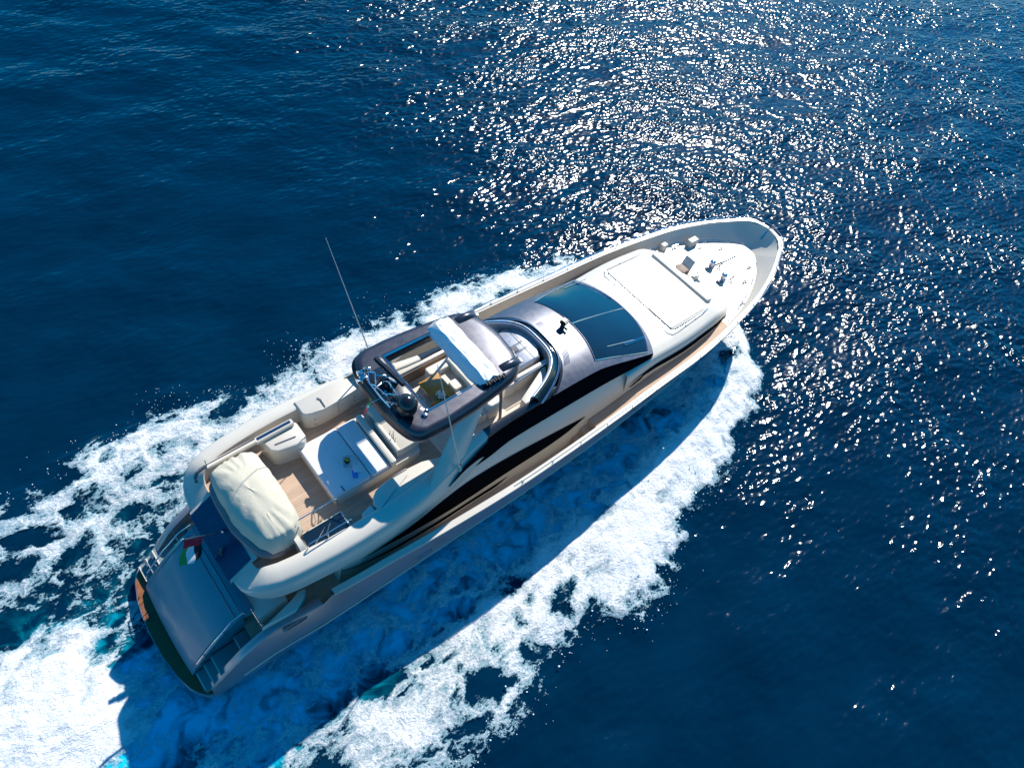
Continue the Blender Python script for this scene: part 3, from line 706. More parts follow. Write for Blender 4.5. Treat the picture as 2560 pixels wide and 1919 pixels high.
mb = MB(); mb.lathe((6.56, -.88, 6.78), [(.14, 0), (.14, .12), (.20, .14), (.27, .22), (.305, .36), (.30, .50), (.25, .63), (.16, .72), (.07, .765), (0, .775)], 24); mb.build('radome', BLACK, mast)
mb = MB()
mb.lathe((7.0, -1.16, 6.82), [(.05, 0), (.05, .1), (.03, .16), (0, .17)], 10); mb.box(6.85, 6.97, -1.3, -1.16, 6.82, 6.92, .02); mb.tube([(6.95, -1.2, 6.87), (6.6, -1.5, 6.85)], .012)
mb.build('hardtop_aerial_base', CHROME, mast)
for s in (-1, 1):
    mb = MB(); b0 = Vector((7.52, s*2.30, 4.95)); t0 = Vector((6.25, s*2.36, 10.75))
    mb.tube([b0 + (t0-b0)*t for t in np.linspace(0, 1, 9)], .026, 6, r1=.008)
    mb.lathe(tuple(b0 - Vector((0, 0, .12))), [(.07, 0), (.07, .04), (.035, .08), (.035, .3)], 10)
    mb.build('whip_antenna', WHITE)
mb = MB(); mb.tube([(7.9, 1.3, 6.8), (7.9, 1.32, 6.95)], .01); mb.build('roof_light', CHROME)
mb = MB(); mb.tube([(5.95, .05, 6.62), (5.62, -.1, 6.95)], .01); mb.tube([(6.3, -.25, 7.1), (5.9, -.1, 6.9), (5.8, -.1, 6.75)], .006, 4); mb.build('pennant_staff', CHROME)

# ---------------------------------------------------------------- fly saloon under the hard top
mb = MB()
mb.prism(rrect(9.55, 10.05, -1.15, 1.3, .12), 4.3, 5.05, .06, 3); mb.prism(rrect(8.75, 9.75, .95, 1.30, .1), 4.3, 4.95, .06, 3)
sofa = mb.build('fly_sofa', SOFA)
mb = MB(); mb.prism(rrect(9.05, 9.58, -1.1, .98, .1), 4.3, 4.74, .06, 3); mb.build('sofa_seat', SOFA, sofa)
mb = MB(); mb.prism(rrect(9.12, 9.5, .1, .5, .08), 4.72, 4.86, .05, 3); mb.build('sofa_cushion', SOFA, sofa)
mb = MB(); mb.box(7.4, 10.3, 1.5, 1.84, 4.3, 4.95, .05); sb = mb.build('sideboard', CREAM)
mb = MB(); mb.box(7.45, 10.25, 1.46, 1.497, 4.34, 4.86); mb.build('sideboard_front', AMBER, sb)
mb = MB(); mb.prism([(7.6, -1.72), (9, -1.66), (12.0, -1.62), (12.3, -1.2), (12.3, 1.2), (12.0, 1.62), (7.6, 1.75)], 4.301, 4.312); mb.build('saloon_carpet', CARPET)
def wsa(s, d=0.0, p=3.0): return (12.72 - d - 1.9*abs(s)**p*.9, (1.92-d*.6)*math.copysign(abs(s)**.92, s) if s else 0.0)
# helm
mb = MB(); mb.prism([(11.2, -.5), (12.15, -.52), (12.40, -.1), (12.42, .4), (12.25, .95), (11.9, 1.12), (11.2, 1.05)], 4.28, lambda x, y: 5.12 + .10*(x-11.2), .09, 3)
helm = mb.build('helm_console', SILVER)
mb = MB()
for y in (.05, .33): mb.tube([(11.35, y, 5.17), (12.05, y, 5.25)], .012, 4)
mb.tube([(12.0, -.45, 5.25), (12.0, 1.0, 5.25)], .012, 4); mb.box(11.45, 11.75, .1, .3, 5.15, 5.19)
mb.build('helm_trim', BLACK, helm)
mb = MB(); mb.box(11.1, 12.1, 1.14, 1.72, 4.3, 4.92, .05); mb.box(11.3, 11.8, 1.2, 1.42, 4.9, 5.06, .03); mb.build('helm_seat', SOFA)
mb = MB(); mb.box(11.0, 12.35, -.76, -.62, 4.3, 5.10, .04); mb.box(10.5, 11.0, -.78, -.56, 4.3, 4.95, .05); mb.build('companion_bench', SOFA)
mb = MB(); mb.box(11.35, 12.3, -1.45, -.80, 4.302, 4.25); mb.build('companionway', DARK)
WL = [wsa(k/24, .38) for k in range(0, 25)]
for s, y0, nm in ((1, 1.13, 'helm_ledge'), (-1, .8, 'companionway_ledge')):
    q = [(x, s*y) for x, y in WL if y >= y0 and x > 10.6]
    mb = MB(); mb.prism([(q[0][0], s*y0)] + q + [(q[-1][0], s*(abs(q[-1][1])-.28)), (q[0][0]-(.55 if s > 0 else .12), s*y0)], 4.3, 5.02 if s > 0 else 4.98, .02); mb.build(nm, CREAM)
mb = MB(); mb.tube([(11.0, -.82, 5.05), (12.2, -.80, 5.12)], .02); mb.tube([(11.1, -1.5, 4.95), (12.0, -1.45, 5.05), (12.25, -1.2, 5.05)], .02); mb.build('companionway_rail', CHROME)
# fly windscreen
mb = MB(); rows = []
WS = np.linspace(-1, 1, 49)
for s in WS:
    a = wsa(s); b = wsa(s, .26)
    rows.append([(a[0], a[1], roof_z(*a)+.0), (b[0]*.5+a[0]*.5, b[1]*.5+a[1]*.5, 5.30), (b[0], b[1], 5.42)])
mb.grid(rows); mb.build('fly_windscreen', GLASS, ang=60)
mb = MB(); rows = []
for s in WS:
    b = wsa(s, .27); c = wsa(s, .34)
    rows.append([(b[0], b[1], 5.42), (c[0], c[1], 5.40), (c[0], c[1], 5.0)])
mb.grid(rows); mb.build('windscreen_coaming', SILVER, ang=60)
mb = MB()
mb.tube([(wsa(s, .26)[0], wsa(s, .26)[1], 5.435) for s in WS], .02, 6); mb.tube([(lambda a: (a[0]+.02, a[1], roof_z(*a)+.03))(wsa(s)) for s in WS], .018, 6); mb.tube([(lambda a: (a[0]+.07, a[1]*1.01, roof_z(*a)+.02))(wsa(s)) for s in WS], .012, 6)
mb.build('windscreen_rail', CHROME)

# ---------------------------------------------------------------- foredeck fittings
mb = MB(); mb.prism(rrect(17.9, 20.15, -1.78, 1.85, .16), 4.12, 4.225, .04, 3); fp = mb.build('foredeck_cushion', WHITE)
mb = MB(); mb.prism(rrect(17.92, 19.9, -1.70, -.46, .10), 4.215, 4.25, .02, 3); mb.build('foredeck_pillow', WHITE)
mb = MB()
mb.tube([(19.9, 1.88, 4.2), (19.6, 1.92, 4.25), (18.2, 2.0, 4.25), (17.95, 1.95, 4.25), (17.80, 1.8, 4.25), (17.80, -1.7, 4.25), (17.92, -1.86, 4.25), (18.2, -1.88, 4.25), (19.7, -1.80, 4.25), (19.95, -1.76, 4.2)], .017, 6)
for p in ((17.8, 1.2), (17.8, .3), (17.8, -.6), (17.8, -1.4), (18.6, -1.86), (19.2, -1.83), (18.8, 1.97)): mb.tube([(*p, 4.13), (*p, 4.25)], .014, 5)
mb.build('cushion_rail', CHROME)
mb = MB(); mb.prism(rrect(20.3, 20.62, -1.5, 1.62, .1), 4.0, 4.24, .06, 3); mb.build('bow_seat_back', WHITE)
mb = MB(); mb.prism(rrect(20.62, 21.1, -1.4, 1.5, .1), 3.6, 3.86, .06, 3); mb.build('bow_seat', WHITE)
mb = MB(); mb.prism([(20.98, .32), (21.42, .28), (21.46, .72), (21.1, .80), (20.98, .66)], 3.7, 3.885, .02); bh = mb.build('deck_hatch', AMBER)
mb = MB(); mb.obox((21.55, .55, 4.0), (.5, .1, .6), (0, 1, 0), (-.6, 0, .5), (.42, .5, .03)); mb.build('hatch_lid', WHITE, bh)
mb = MB()
mb.lathe((21.75, .05, 3.4), [(.05, 0), (.05, .5), (.22, .52), (.22, .56), (0, .57)], 14); mb.obox((21.5, -.10, 3.72), (1, .2, 0), (-.2, 1, 0), (0, 0, 1), (.4, .05, .5), .02)
mb.build('bow_table', WHITE)
for px_, py_ in ((22.92, .18), (22.75, -.62)):
    mb = MB()
    mb.lathe((px_, py_, 3.4), [(.15, 0), (.15, .08), (.09, .11), (.07, .2), (.13, .24), (.13, .32), (.05, .36), (0, .37)], 14)
    mb.obox((px_-.18, py_+.02, 3.47), (1, 0, 0), (0, 1, 0), (0, 0, 1), (.26, .18, .16), .03); mb.tube([(px_+.1, py_, 3.47), (px_+.9, py_*.5, 3.45), (px_+1.6, py_*.3, 3.46)], .035, 6)
    mb.tube([(px_+.2, py_-.2, 3.45), (px_+.4, py_-.25, 3.6), (px_+.5, py_-.1, 3.45)], .03, 6)
    mb.build('anchor_windlass', CHROME)
for cxx, cyy, z in ((24.5, -.72, 3.4), (23.6, -1.2, 3.4), (22.5, -1.95, 3.4), (23.5, 1.3, 3.4), (24.3, .75, 3.4), (22.4, 1.9, 3.4)):
    mb = MB(); mb.tube([(cxx-.16, cyy, z+.11), (cxx+.16, cyy-.05, z+.11)], .028, 6); mb.tube([(cxx-.07, cyy, z), (cxx-.07, cyy, z+.11)], .025, 6); mb.tube([(cxx+.07, cyy, z), (cxx+.07, cyy, z+.11)], .025, 6); mb.build('mooring_cleat', CHROME, foredeck)
for s in (1,):
    for xa, xb, wd in ((23.0, 23.5, .32), (21.7, 22.0, .26)):
        mb = MB(); mb.box(xa, xb, *sorted((s*(dy(xa+.2)-wd), s*(dy(xa+.2)-.04))), 3.36, 3.70, .03); mb.build('fender_locker', WHITE)
for s in (1, -1):
    mb = MB(); mb.tube([(x, s*(dy(x)-.10), 3.56) for x in np.arange(21.2, 24.9, .3)], .014, 5)
    for x in np.arange(21.2, 24.9, .9): mb.tube([(x, s*(dy(x)-.10), 3.38), (x, s*(dy(x)-.10), 3.56)], .012, 5)
    mb.build('toe_rail', CHROME)
mb = MB(); mb.tube([(26.0, 0, 3.72), (26.42, 0, 4.16)], .05, 8); mb.build('bow_roller', CHROME)

# ---------------------------------------------------------------- things carried on board
def thing(o, label, cat, group=None):
    o['label'] = label; o['category'] = cat
    if group: o['group'] = group
    return o
def empty(name, loc, label, cat, group=None):
    o = bpy.data.objects.new(name, None); COL.objects.link(o)
    o.matrix_world = YM @ Matrix.Translation(loc)
    return thing(o, label, cat, group)
def carried(mb, name, mat, label, cat, loc, **k):
    """a one-mesh thing given in yacht metres, with its own origin at its base"""
    for v in mb.bm.verts: v.co -= Vector(loc)
    o = mb.build(name, mat, None, **k); o.matrix_world = YM @ Matrix.Translation(loc)
    return thing(o, label, cat)
def sub(mb, name, mat, root, loc, **k):
    for v in mb.bm.verts: v.co -= Vector(loc)
    return mb.build(name, mat, root, **k)

# tender under its cover
TL = (2.25, -.1, 4.32)
tender = empty('tender', TL, 'small inflatable tender under a wrinkled cream canvas cover on aft flybridge deck', 'tender')
mb = MB(); rows = []
NU, NVV = 56, 40
def outline(a):
    c_, s_ = math.cos(a), math.sin(a)
    e = 5.5
    r_ = (abs(c_)**e + abs(s_)**e)**(-1/e)
    x = 2.28 + .70*r_*c_; y = -.06 + 1.52*r_*s_
    if x > 2.22: x += .06*(1-((y+.06)/1.6)**2)
    else: x -= .05*(1-((y+.06)/1.6)**2) - .22*max(0, (-y-.3)/1.2)
    return x, y
for i in range(NVV+1):
    t = i/NVV; row = []
    for j in range(NU):
        a = 2*math.pi*j/NU; ox, oy = outline(a)
        k = math.sin(min(1, t/.55)*math.pi/2)**.8 if t < .55 else 1.0
        cx_, cy_ = 2.25, -.06
        if t < .45:
            rad = 1.0 - .10*(t/.45)**2; z = 4.72 + (t/.45)*.62
        else:
            q = (t-.45)/.55; rad = .90*(1-q); z = 5.34 + .34*(1-(1-q)**2.6)
        z += .12*math.exp(-((cy_+(oy-cy_)*rad)-.4)**2/.9)*(1 if t > .2 else t*5)
        fold = math.sin(j*2.1+1.3*math.sin(j*.37))*.016 + math.sin(j*.83+2)*.012
        rr = rad*(1 + fold*(1.0 if t < .5 else max(0, 1-(t-.5)*3)))
        zz = z + .020*math.sin(j*1.7+t*9)*(t < .7) + .010*math.sin(3.1*ox+7*t+1.5*oy)
        row.append((cx_+(ox-cx_)*rr, cy_+(oy-cy_)*rr, zz))
    rows.append(row)
mb.grid(rows, close_v=True); sub(mb, 'canvas_cover', CANVAS, tender, TL, ang=70)
mb = MB()
ring = [outline(2*math.pi*j/40) for j in range(40)]
mb.tube([(2.25+(x-2.25)*.85-.08, y*.93, 4.64) for x, y in ring], .17, 10, closed=True); sub(mb, 'inflatable_tube', RUBBER, tender, TL)
mb = MB(); mb.prism([(2.22+(x-2.22)*.7, y*.75) for x, y in ring], 4.32, 4.6, .05); sub(mb, 'tender_hull', WHITE, tender, TL)
mb = MB()
for k in range(9):
    y = -1.0 - .065*k; x = 2.28 + .05*k
    mb.tube([(x-.28+.035*k, y, 5.0+.05*(k % 3)), (x+.12, y+.05, 5.42-.02*k)], .012, 4)
sub(mb, 'cover_lacing', GREYTR, tender, TL)

# ensign streaming from the flagpole: hoist along the pole, fly downwards and aft
FL = (.65, .02, 4.1)
ensign = empty('ensign', FL, 'red green white and black flag hanging from the stern flagpole', 'flag')
P0 = Vector((.33, .02, 4.96)); P1 = Vector((.76, .025, 4.63))
def flag_pt(u, v):
    p = P0.lerp(P1, u)
    d = Vector((-.30, -.28, -.62))*1.05
    q = p + d*v + Vector((-.10*(1-u)*v, .05*v, 0))
    wv = .055*math.sin(v*7.0+u*3.0)*v + .03*math.sin(v*3+u*8)*v
    return q + Vector((wv*.6, -wv, wv*.2))
def cloth(name, mat, u0, u1, v0, v1, nu=8, nv=10, slant=0.0):
    mb = MB(); rows = [[flag_pt(min(1, max(0, u0+(u1-u0)*i/nu)), v0+(v1-v0)*j/nv) for j in range(nv+1)] for i in range(nu+1)]
    mb.grid(rows); back = [[p + Vector((.006, .004, .004)) for p in r] for r in rows]; mb.grid(back, flip=True)
    return sub(mb, name, mat, ensign, FL, fix=False)
cloth('red_band', RED, 0, 1, 0, .36)
cloth('green_stripe', GREEN, 0, .34, .36, 1.0)
cloth('white_stripe', WCLOTH, .34, .64, .36, 1.0)
cloth('black_stripe', BCLOTH, .64, 1.0, .36, 1.0)
# courtesy pennant on the mast
PL = (5.85, -.12, 6.55)
pen = empty('pennant', PL, 'small green white and red pennant blowing behind the mast', 'flag')
for k, (mt, nm) in enumerate(((GREEN, 'green_band'), (WCLOTH, 'white_band'), (RED, 'red_band'))):
    mb = MB(); rows = []
    for i in range(7):
        t = (k + i/6)/3
        rows.append([(5.95 - .36*t + .02*math.sin(9*t+j), .02 - .30*t + .02*math.cos(7*t+j*2), 6.98 - .10*t - .22*j/4) for j in range(5)])
    mb.grid(rows); mb.grid([[(a+.004, b+.004, c) for a, b, c in r] for r in rows], flip=True); sub(mb, nm, mt, pen, PL, fix=False)

# dining table with things on it
TB = (8.72, .38, 4.3)
tab = empty('dining_table', TB, 'square brown varnished table below the open sunroof', 'table')
mb = MB(); mb.prism([(8.25, -.20), (9.02, -.24), (9.02, .93), (8.25, .90)], 4.93, 4.98, .02); sub(mb, 'table_top', TABLEW, tab, TB)
mb = MB(); mb.lathe((8.65, .35, 4.3), [(.25, 0), (.25, .03), (.06, .06), (.05, .62), (.12, .64)], 14); sub(mb, 'pedestal', CHROME, tab, TB)
BL = (8.52, .08, 4.98)
fb = empty('flower_bowl', BL, 'round bowl of white flowers on the brown table', 'flowers')
mb = MB(); mb.lathe(BL, [(.06, 0), (.10, .03), (.14, .10), (.12, .10), (0, .06)], 16); sub(mb, 'bowl', WHITE, fb, BL)
mb = MB(); rnd = random.Random(3)
for k in range(60):
    a = rnd.uniform(0, 6.283); r_ = .15*math.sqrt(rnd.random()); z = 5.09 + .07*(1-(r_/.16)**2) + rnd.uniform(-.01, .02)
    mb.ball((BL[0]+r_*math.cos(a), BL[1]+r_*math.sin(a), z), rnd.uniform(.018, .034), 6, (1, 1, .6))
sub(mb, 'petals', PETAL, fb, BL)
mb = MB()
for k in range(26):
    a = rnd.uniform(0, 6.283); r_ = rnd.uniform(.08, .2); p = Vector((BL[0]+r_*math.cos(a), BL[1]+r_*math.sin(a), 5.08+rnd.uniform(-.03, .05)))
    mb.obox(p, (math.cos(a), math.sin(a), -.3), (-math.sin(a), math.cos(a), 0), (.3, 0, 1), (.08, .03, .006))
sub(mb, 'leaves', LEAF, fb, BL)
CL = (8.14, .30, 4.3)
ch = empty('dining_chair', CL, 'low pinkish chair pulled up to the brown table', 'chair')
mb = MB(); mb.prism(rrect(7.98, 8.34, .16, .52, .08), 4.70, 4.80, .03, 3); sub(mb, 'seat', SKINW, ch, CL)
mb = MB(); mb.tube([(8.02+.0*k, .16+.36*k/8, 5.02+.06*math.sin(math.pi*k/8)) for k in range(9)], .025, 6); mb.tube([(8.0, .16, 4.72), (8.02, .16, 5.02)], .02); mb.tube([(8.0, .52, 4.72), (8.02, .52, 5.02)], .02); sub(mb, 'backrest', SKINW, ch, CL)
for x, y in ((8.02, .2), (8.02, .48), (8.3, .2), (8.3, .48)):
    mb = MB(); mb.tube([(x, y, 4.3), (x, y, 4.72)], .018, 6); sub(mb, 'leg', CHROME, ch, CL)

# things on the sunpad
TR = (5.05, -.28, 4.78)
tray = empty('serving_tray', TR, 'pale tray with raised rim on the shaded sunpad', 'tray')
def rot(p, a, c): 
    return (c[0]+(p[0]-c[0])*math.cos(a)-(p[1]-c[1])*math.sin(a), c[1]+(p[0]-c[0])*math.sin(a)+(p[1]-c[1])*math.cos(a))
def rr2(cx_, cy_, lx, ly, a): return [rot(p, a, (cx_, cy_)) for p in ((cx_-lx/2, cy_-ly/2), (cx_+lx/2, cy_-ly/2), (cx_+lx/2, cy_+ly/2), (cx_-lx/2, cy_+ly/2))]
mb = MB(); mb.prism(rr2(5.06, -.26, .36, .36, -.45), 4.782, 4.795); sub(mb, 'tray_base', CUSHION, tray, TR)
mb = MB(); q = rr2(5.06, -.26, .38, .38, -.45)
for k in (0, 1, 2, 3): mb.tube([(*q[k], 4.81), (*q[(k+1) % 4], 4.81)], .016, 5)
sub(mb, 'tray_rim', WHITE, tray, TR)
PT = (4.98, -.26, 4.796)
pot = empty('flower_pot', PT, 'small dark pot of yellow flowers standing on the tray', 'plant pot')
mb = MB(); mb.lathe(PT, [(.05, 0), (.07, .08), (.06, .08), (0, .06)], 12); sub(mb, 'pot', BLACK, pot, PT)
mb = MB()
for k in range(30):
    a = rnd.uniform(0, 6.283); mb.obox((PT[0]+.05*math.cos(a), PT[1]+.05*math.sin(a), PT[2]+rnd.uniform(.08, .16)), (math.cos(a), math.sin(a), .4), (-math.sin(a), math.cos(a), 0), (0, 0, 1), (.09, .03, .006))
sub(mb, 'leaves', LEAF, pot, PT)
mb = MB()
for k in range(11):
    a = rnd.uniform(0, 6.283); r_ = rnd.uniform(0, .07); mb.ball((PT[0]+r_*math.cos(a), PT[1]+r_*math.sin(a), PT[2]+.17+rnd.uniform(-.02, .02)), .02, 6)
sub(mb, 'blossoms', YEL, pot, PT)
mb = MB(); mb.prism(rr2(5.11, -.58, .24, .28, -.42), 4.782, 4.84, .02); carried(mb, 'folded_towel', CUSHION, 'folded pale grey towel beside the tray on the sunpad', 'towel', (5.11, -.58, 4.782))
mb = MB(); mb.prism(rr2(4.96, -.70, .16, .26, -.42), 4.782, 4.83, .02); carried(mb, 'beach_towel', TOWEL, 'bright blue folded towel nearest the sunpad edge', 'towel', (4.96, -.70, 4.782))

# ---------------------------------------------------------------- sea and wake
rs = np.random.RandomState(11)
WAVES = []
for k in range(46):
    lam = 10 ** rs.uniform(math.log10(0.9), math.log10(9.0))
    th = R(105) - HEAD + rs.normal(0, .62)                   # travel direction in yacht axes
    slope = .0145 * rs.uniform(.5, 1.3) * (lam/2.5)**-.12
    WAVES.append((math.cos(th)*2*math.pi/lam, math.sin(th)*2*math.pi/lam, slope*lam/(2*math.pi), rs.uniform(0, 6.283)))
def lattice(seed, n=64):
    return np.random.RandomState(seed).rand(n, n)
def vnoise(x, y, seed):
    L_ = lattice(seed); n = 64
    xi, yi = np.floor(x).astype(int), np.floor(y).astype(int); fx, fy = x-xi, y-yi
    fx = fx*fx*(3-2*fx); fy = fy*fy*(3-2*fy); xi %= n; yi %= n; x1, y1 = (xi+1) % n, (yi+1) % n
    return (L_[xi, yi]*(1-fx)+L_[x1, yi]*fx)*(1-fy) + (L_[xi, y1]*(1-fx)+L_[x1, y1]*fx)*fy
def fbm(x, y, seed, o=4):
    a, t, v = 1.0, 0, 0
    for k in range(o):
        v = v + a*vnoise(x*2**k+17.3*k, y*2**k+5.1*k, seed+k); t += a; a *= .5
    return v/t
def ss(a, b, x):
    t = np.clip((x-a)/(b-a), 0, 1); return t*t*(3-2*t)
PO = ([-30, -12, -4, 0, 5, 10, 15, 17, 18.5, 20, 21.8, 23.3, 24.6, 25.2], [9.4, 8.8, 8.3, 8.3, 8.2, 8.5, 8.4, 8.0, 7.6, 7.4, 6.9, 5.2, 2.2, 0.2])
SO = ([-30, -6, 2, 4.6, 6, 8, 9.2, 10.5, 12.5, 13.7, 15.4, 17.1, 18.7, 20.5, 22.8, 24.2, 25.3, 25.7], [10.5, 10.2, 9.8, 9.4, 9.0, 8.2, 8.7, 9.1, 9.0, 8.6, 7.8, 7.0, 6.6, 6.0, 5.2, 3.7, 1.5, .2])
YB = ([-1.7, -1.6, 0, 16, 19, 21, 23, 24.2], [0, 2.4, 2.45, 2.1, 1.6, 1.2, .6, 0])
def foam_density(x, y):
    n1 = fbm(x*.45+3, y*.45+9, 21); n2 = fbm(x*1.3, y*1.3, 31)
    port = y > 0
    yo = np.where(port, np.interp(x, *PO), np.interp(x, *SO)) + (n1-.5)*2.2*ss(-30, 6, x) + (n2-.5)*.9
    yo = np.where(x > 25.7, -1, yo)
    yb = np.interp(x, *YB); yb = np.where(x < -1.7, 0, yb)
    a = np.abs(y)
    t = np.clip((a-yb)/np.maximum(yo-yb, .3), 0, 2)
    body_p = np.interp(x, [-8, -2, 2, 6, 10, 16, 22, 25], [.52, .55, .62, .70, .78, .88, .96, 1.0])
    out_s = np.interp(x, [-6, 0, 5, 9, 13, 18, 25], [.56, .57, .60, .74, .95, 1.0, 1.0])
    in_s = np.interp(x, [-6, 0, 8, 14, 18, 24], [.50, .50, .52, .56, .62, .82])
    ts = np.interp(x, [0, 10, 15, 20, 25], [.34, .36, .42, .56, .5])            # traces the hull shadow's edge; thinner foam inside bares the painted blue
    k = ss(ts-.13, ts+.07, t + (n2-.5)*.12)
    body_s = in_s*(1-k) + out_s*k + .10*np.exp(-((t-ts-.12)/.12)**2)
    body = np.where(port, body_p, body_s)
    rise = np.where(port, .14*ss(.15, .75, t)*ss(12, 2, x), -.12*ss(.62, .9, t)*ss(13, 4, x))
    edge = ss(1.04, .70, t)
    d = (body + rise + (n1-.5)*.36 + (n2-.5)*.26) * edge
    st = ss(2.9 + .12*np.maximum(0, -x-1.7) + (n1-.5)*1.2, 1.7, a) * ss(-1.0, -2.2, x)   # churned wash astern
    gap = ss(1.6, 2.6, a)*ss(4.2, 3.2, a)*ss(1.5, -1.0, x)*np.where(port, .16, .12)
    d = np.maximum(d - gap, st*(1.02 + (n2-.5)*.6 + (n1-.5)*.4)*(.52 + .48*ss(-2.3, -3.6, x + (n2-.5))))  # wash thinned behind the platform so its shadow zone looks blue
    d = np.where(yo <= 0, 0, d)
    return np.clip(d, 0, 1.3), t
def swell(x, y):
    z = np.zeros_like(x)
    for kx, ky, a, p in WAVES: z += a*np.sin(kx*x+ky*y+p)
    return z
def sea_z(x, y, d, t):
    calm = 1 - .6*np.clip(d, 0, 1)
    far = ss(160, 60, np.hypot(x-20, y-5))
    z = swell(x, y)*calm*far
    bw = np.exp(-((t-.45)/.30)**2)*np.where(x > 8, 1, 0)*ss(8, 18, x)*ss(25.6, 23.5, x)*.55          # bow wave ridge
    bw = bw + np.exp(-((t-.7)/.25)**2)*ss(-12, 0, x)*ss(20, 8, x)*.22
    st = np.exp(-(y/2.2)**2)*ss(-1.6, -4.5, x)*ss(-25, -10, x)*.35
    return z + bw*ss(0, .3, d) + st

def seamless(lo, hi, step, far, g=1.16):
    c = list(np.arange(lo, hi+1e-6, step)); s_ = step
    while c[-1] < far: s_ *= g; c.append(c[-1]+s_)
    s_ = step
    while c[0] > -far: s_ *= g; c.insert(0, c[0]-s_)
    return np.array(c)
def sheet(name, X, Y, Z, mat, keep=None, attrs=None):
    nu, nv = X.shape
    co = np.stack([X, Y, Z], -1).reshape(-1, 3)
    idx = np.arange(nu*nv).reshape(nu, nv)
    q = np.stack([idx[:-1, :-1], idx[1:, :-1], idx[1:, 1:], idx[:-1, 1:]], -1).reshape(-1, 4)
    if keep is not None:
        q = q[keep.reshape(-1)]
        used = np.unique(q); remap = -np.ones(nu*nv, int); remap[used] = np.arange(len(used))
        q = remap[q]; co = co[used]; attrs = {k: v.reshape(-1)[used] for k, v in attrs.items()}
    me = bpy.data.meshes.new(name)
    me.vertices.add(len(co)); me.vertices.foreach_set('co', co.astype(np.float32).ravel())
    me.loops.add(q.size); me.loops.foreach_set('vertex_index', q.astype(np.int32).ravel())
    me.polygons.add(len(q)); me.polygons.foreach_set('loop_start', np.arange(0, q.size, 4, dtype=np.int32))
    me.update(calc_edges=True)
    for k, v in (attrs or {}).items():
        at = me.attributes.new(k, 'FLOAT', 'POINT'); at.data.foreach_set('value', v.reshape(-1).astype(np.float32))
    me.materials.append(mat)
    me.polygons.foreach_set('use_smooth', [True]*len(me.polygons))
    o = bpy.data.objects.new(name, me); COL.objects.link(o); o.matrix_world = YM
    return o

def water_mat():
    m, nt, p = nodes('sea_water')
    at = nt.nodes.new('ShaderNodeAttribute'); at.attribute_name = 'aerated_shade'
    co = coords(nt)
    n = tex(nt, 'ShaderNodeTexNoise', Scale=.35, Detail=4.0); nt.links.new(co, n.inputs['Vector'])
    n3 = tex(nt, 'ShaderNodeTexNoise', Scale=1.1, Detail=6.0, Roughness=.6, Distortion=1.2); nt.links.new(co, n3.inputs['Vector'])
    deep = ramp(nt, n.outputs[0], [(.3, (.0002, .0120, .031)), (.7, (.0002, .0180, .045))])
    mx = nt.nodes.new('ShaderNodeMixRGB'); nt.links.new(deep.outputs[0], mx.inputs[1]); mx.inputs[2].default_value = (.004, .54, .72, 1)  # aerated turquoise, brightened to carry the blue of the hull's shadow
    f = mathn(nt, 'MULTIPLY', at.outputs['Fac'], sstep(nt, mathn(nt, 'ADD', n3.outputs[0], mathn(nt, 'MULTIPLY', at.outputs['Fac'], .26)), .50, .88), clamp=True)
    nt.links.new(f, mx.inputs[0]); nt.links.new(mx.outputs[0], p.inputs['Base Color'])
    p.inputs['Roughness'].default_value = .165; p.inputs['IOR'].default_value = 1.33; p.inputs['Specular IOR Level'].default_value = .26
    # ripples, stronger in the wind streaks
    rot_ = nt.nodes.new('ShaderNodeMapping'); rot_.inputs['Rotation'].default_value = (0, 0, HEAD - R(15)); rot_.inputs['Scale'].default_value = (.55, 1.0, 1.0)
    tc = nt.nodes.new('ShaderNodeTexCoord'); nt.links.new(tc.outputs['Object'], rot_.inputs[0])
    a = tex(nt, 'ShaderNodeTexNoise', Scale=1.9, Detail=1.0, Roughness=.5); b = tex(nt, 'ShaderNodeTexNoise', Scale=4.8, Detail=.6, Roughness=.5)
    wv = tex(nt, 'ShaderNodeTexNoise', Scale=.30, Detail=4.0)
    for q in (a, b, wv): nt.links.new(rot_.outputs[0], q.inputs['Vector'])
    gust = nt.nodes.new('ShaderNodeMapRange'); gust.inputs[1].default_value = .32; gust.inputs[2].default_value = .68; gust.inputs[3].default_value = .35; gust.inputs[4].default_value = 1.45
    nt.links.new(wv.outputs[0], gust.inputs[0])
    wind = nt.nodes.new('ShaderNodeAttribute'); wind.attribute_name = 'wind'
    nt.links.new(mathn(nt, 'MULTIPLY', wind.outputs['Fac'], .128), p.inputs['Roughness'])
    hgt = mathn(nt, 'MULTIPLY', mathn(nt, 'MULTIPLY', mathn(nt, 'ADD', mathn(nt, 'MULTIPLY', a.outputs[0], .120), mathn(nt, 'MULTIPLY', b.outputs[0], .068)), gust.outputs[0]), wind.outputs['Fac'])
    bn = nt.nodes.new('ShaderNodeBump'); bn.inputs['Strength'].default_value = 1.0; bn.inputs['Distance'].default_value = 1.0
    nt.links.new(hgt, bn.inputs['Height']); nt.links.new(bn.outputs[0], p.inputs['Normal'])
    return m
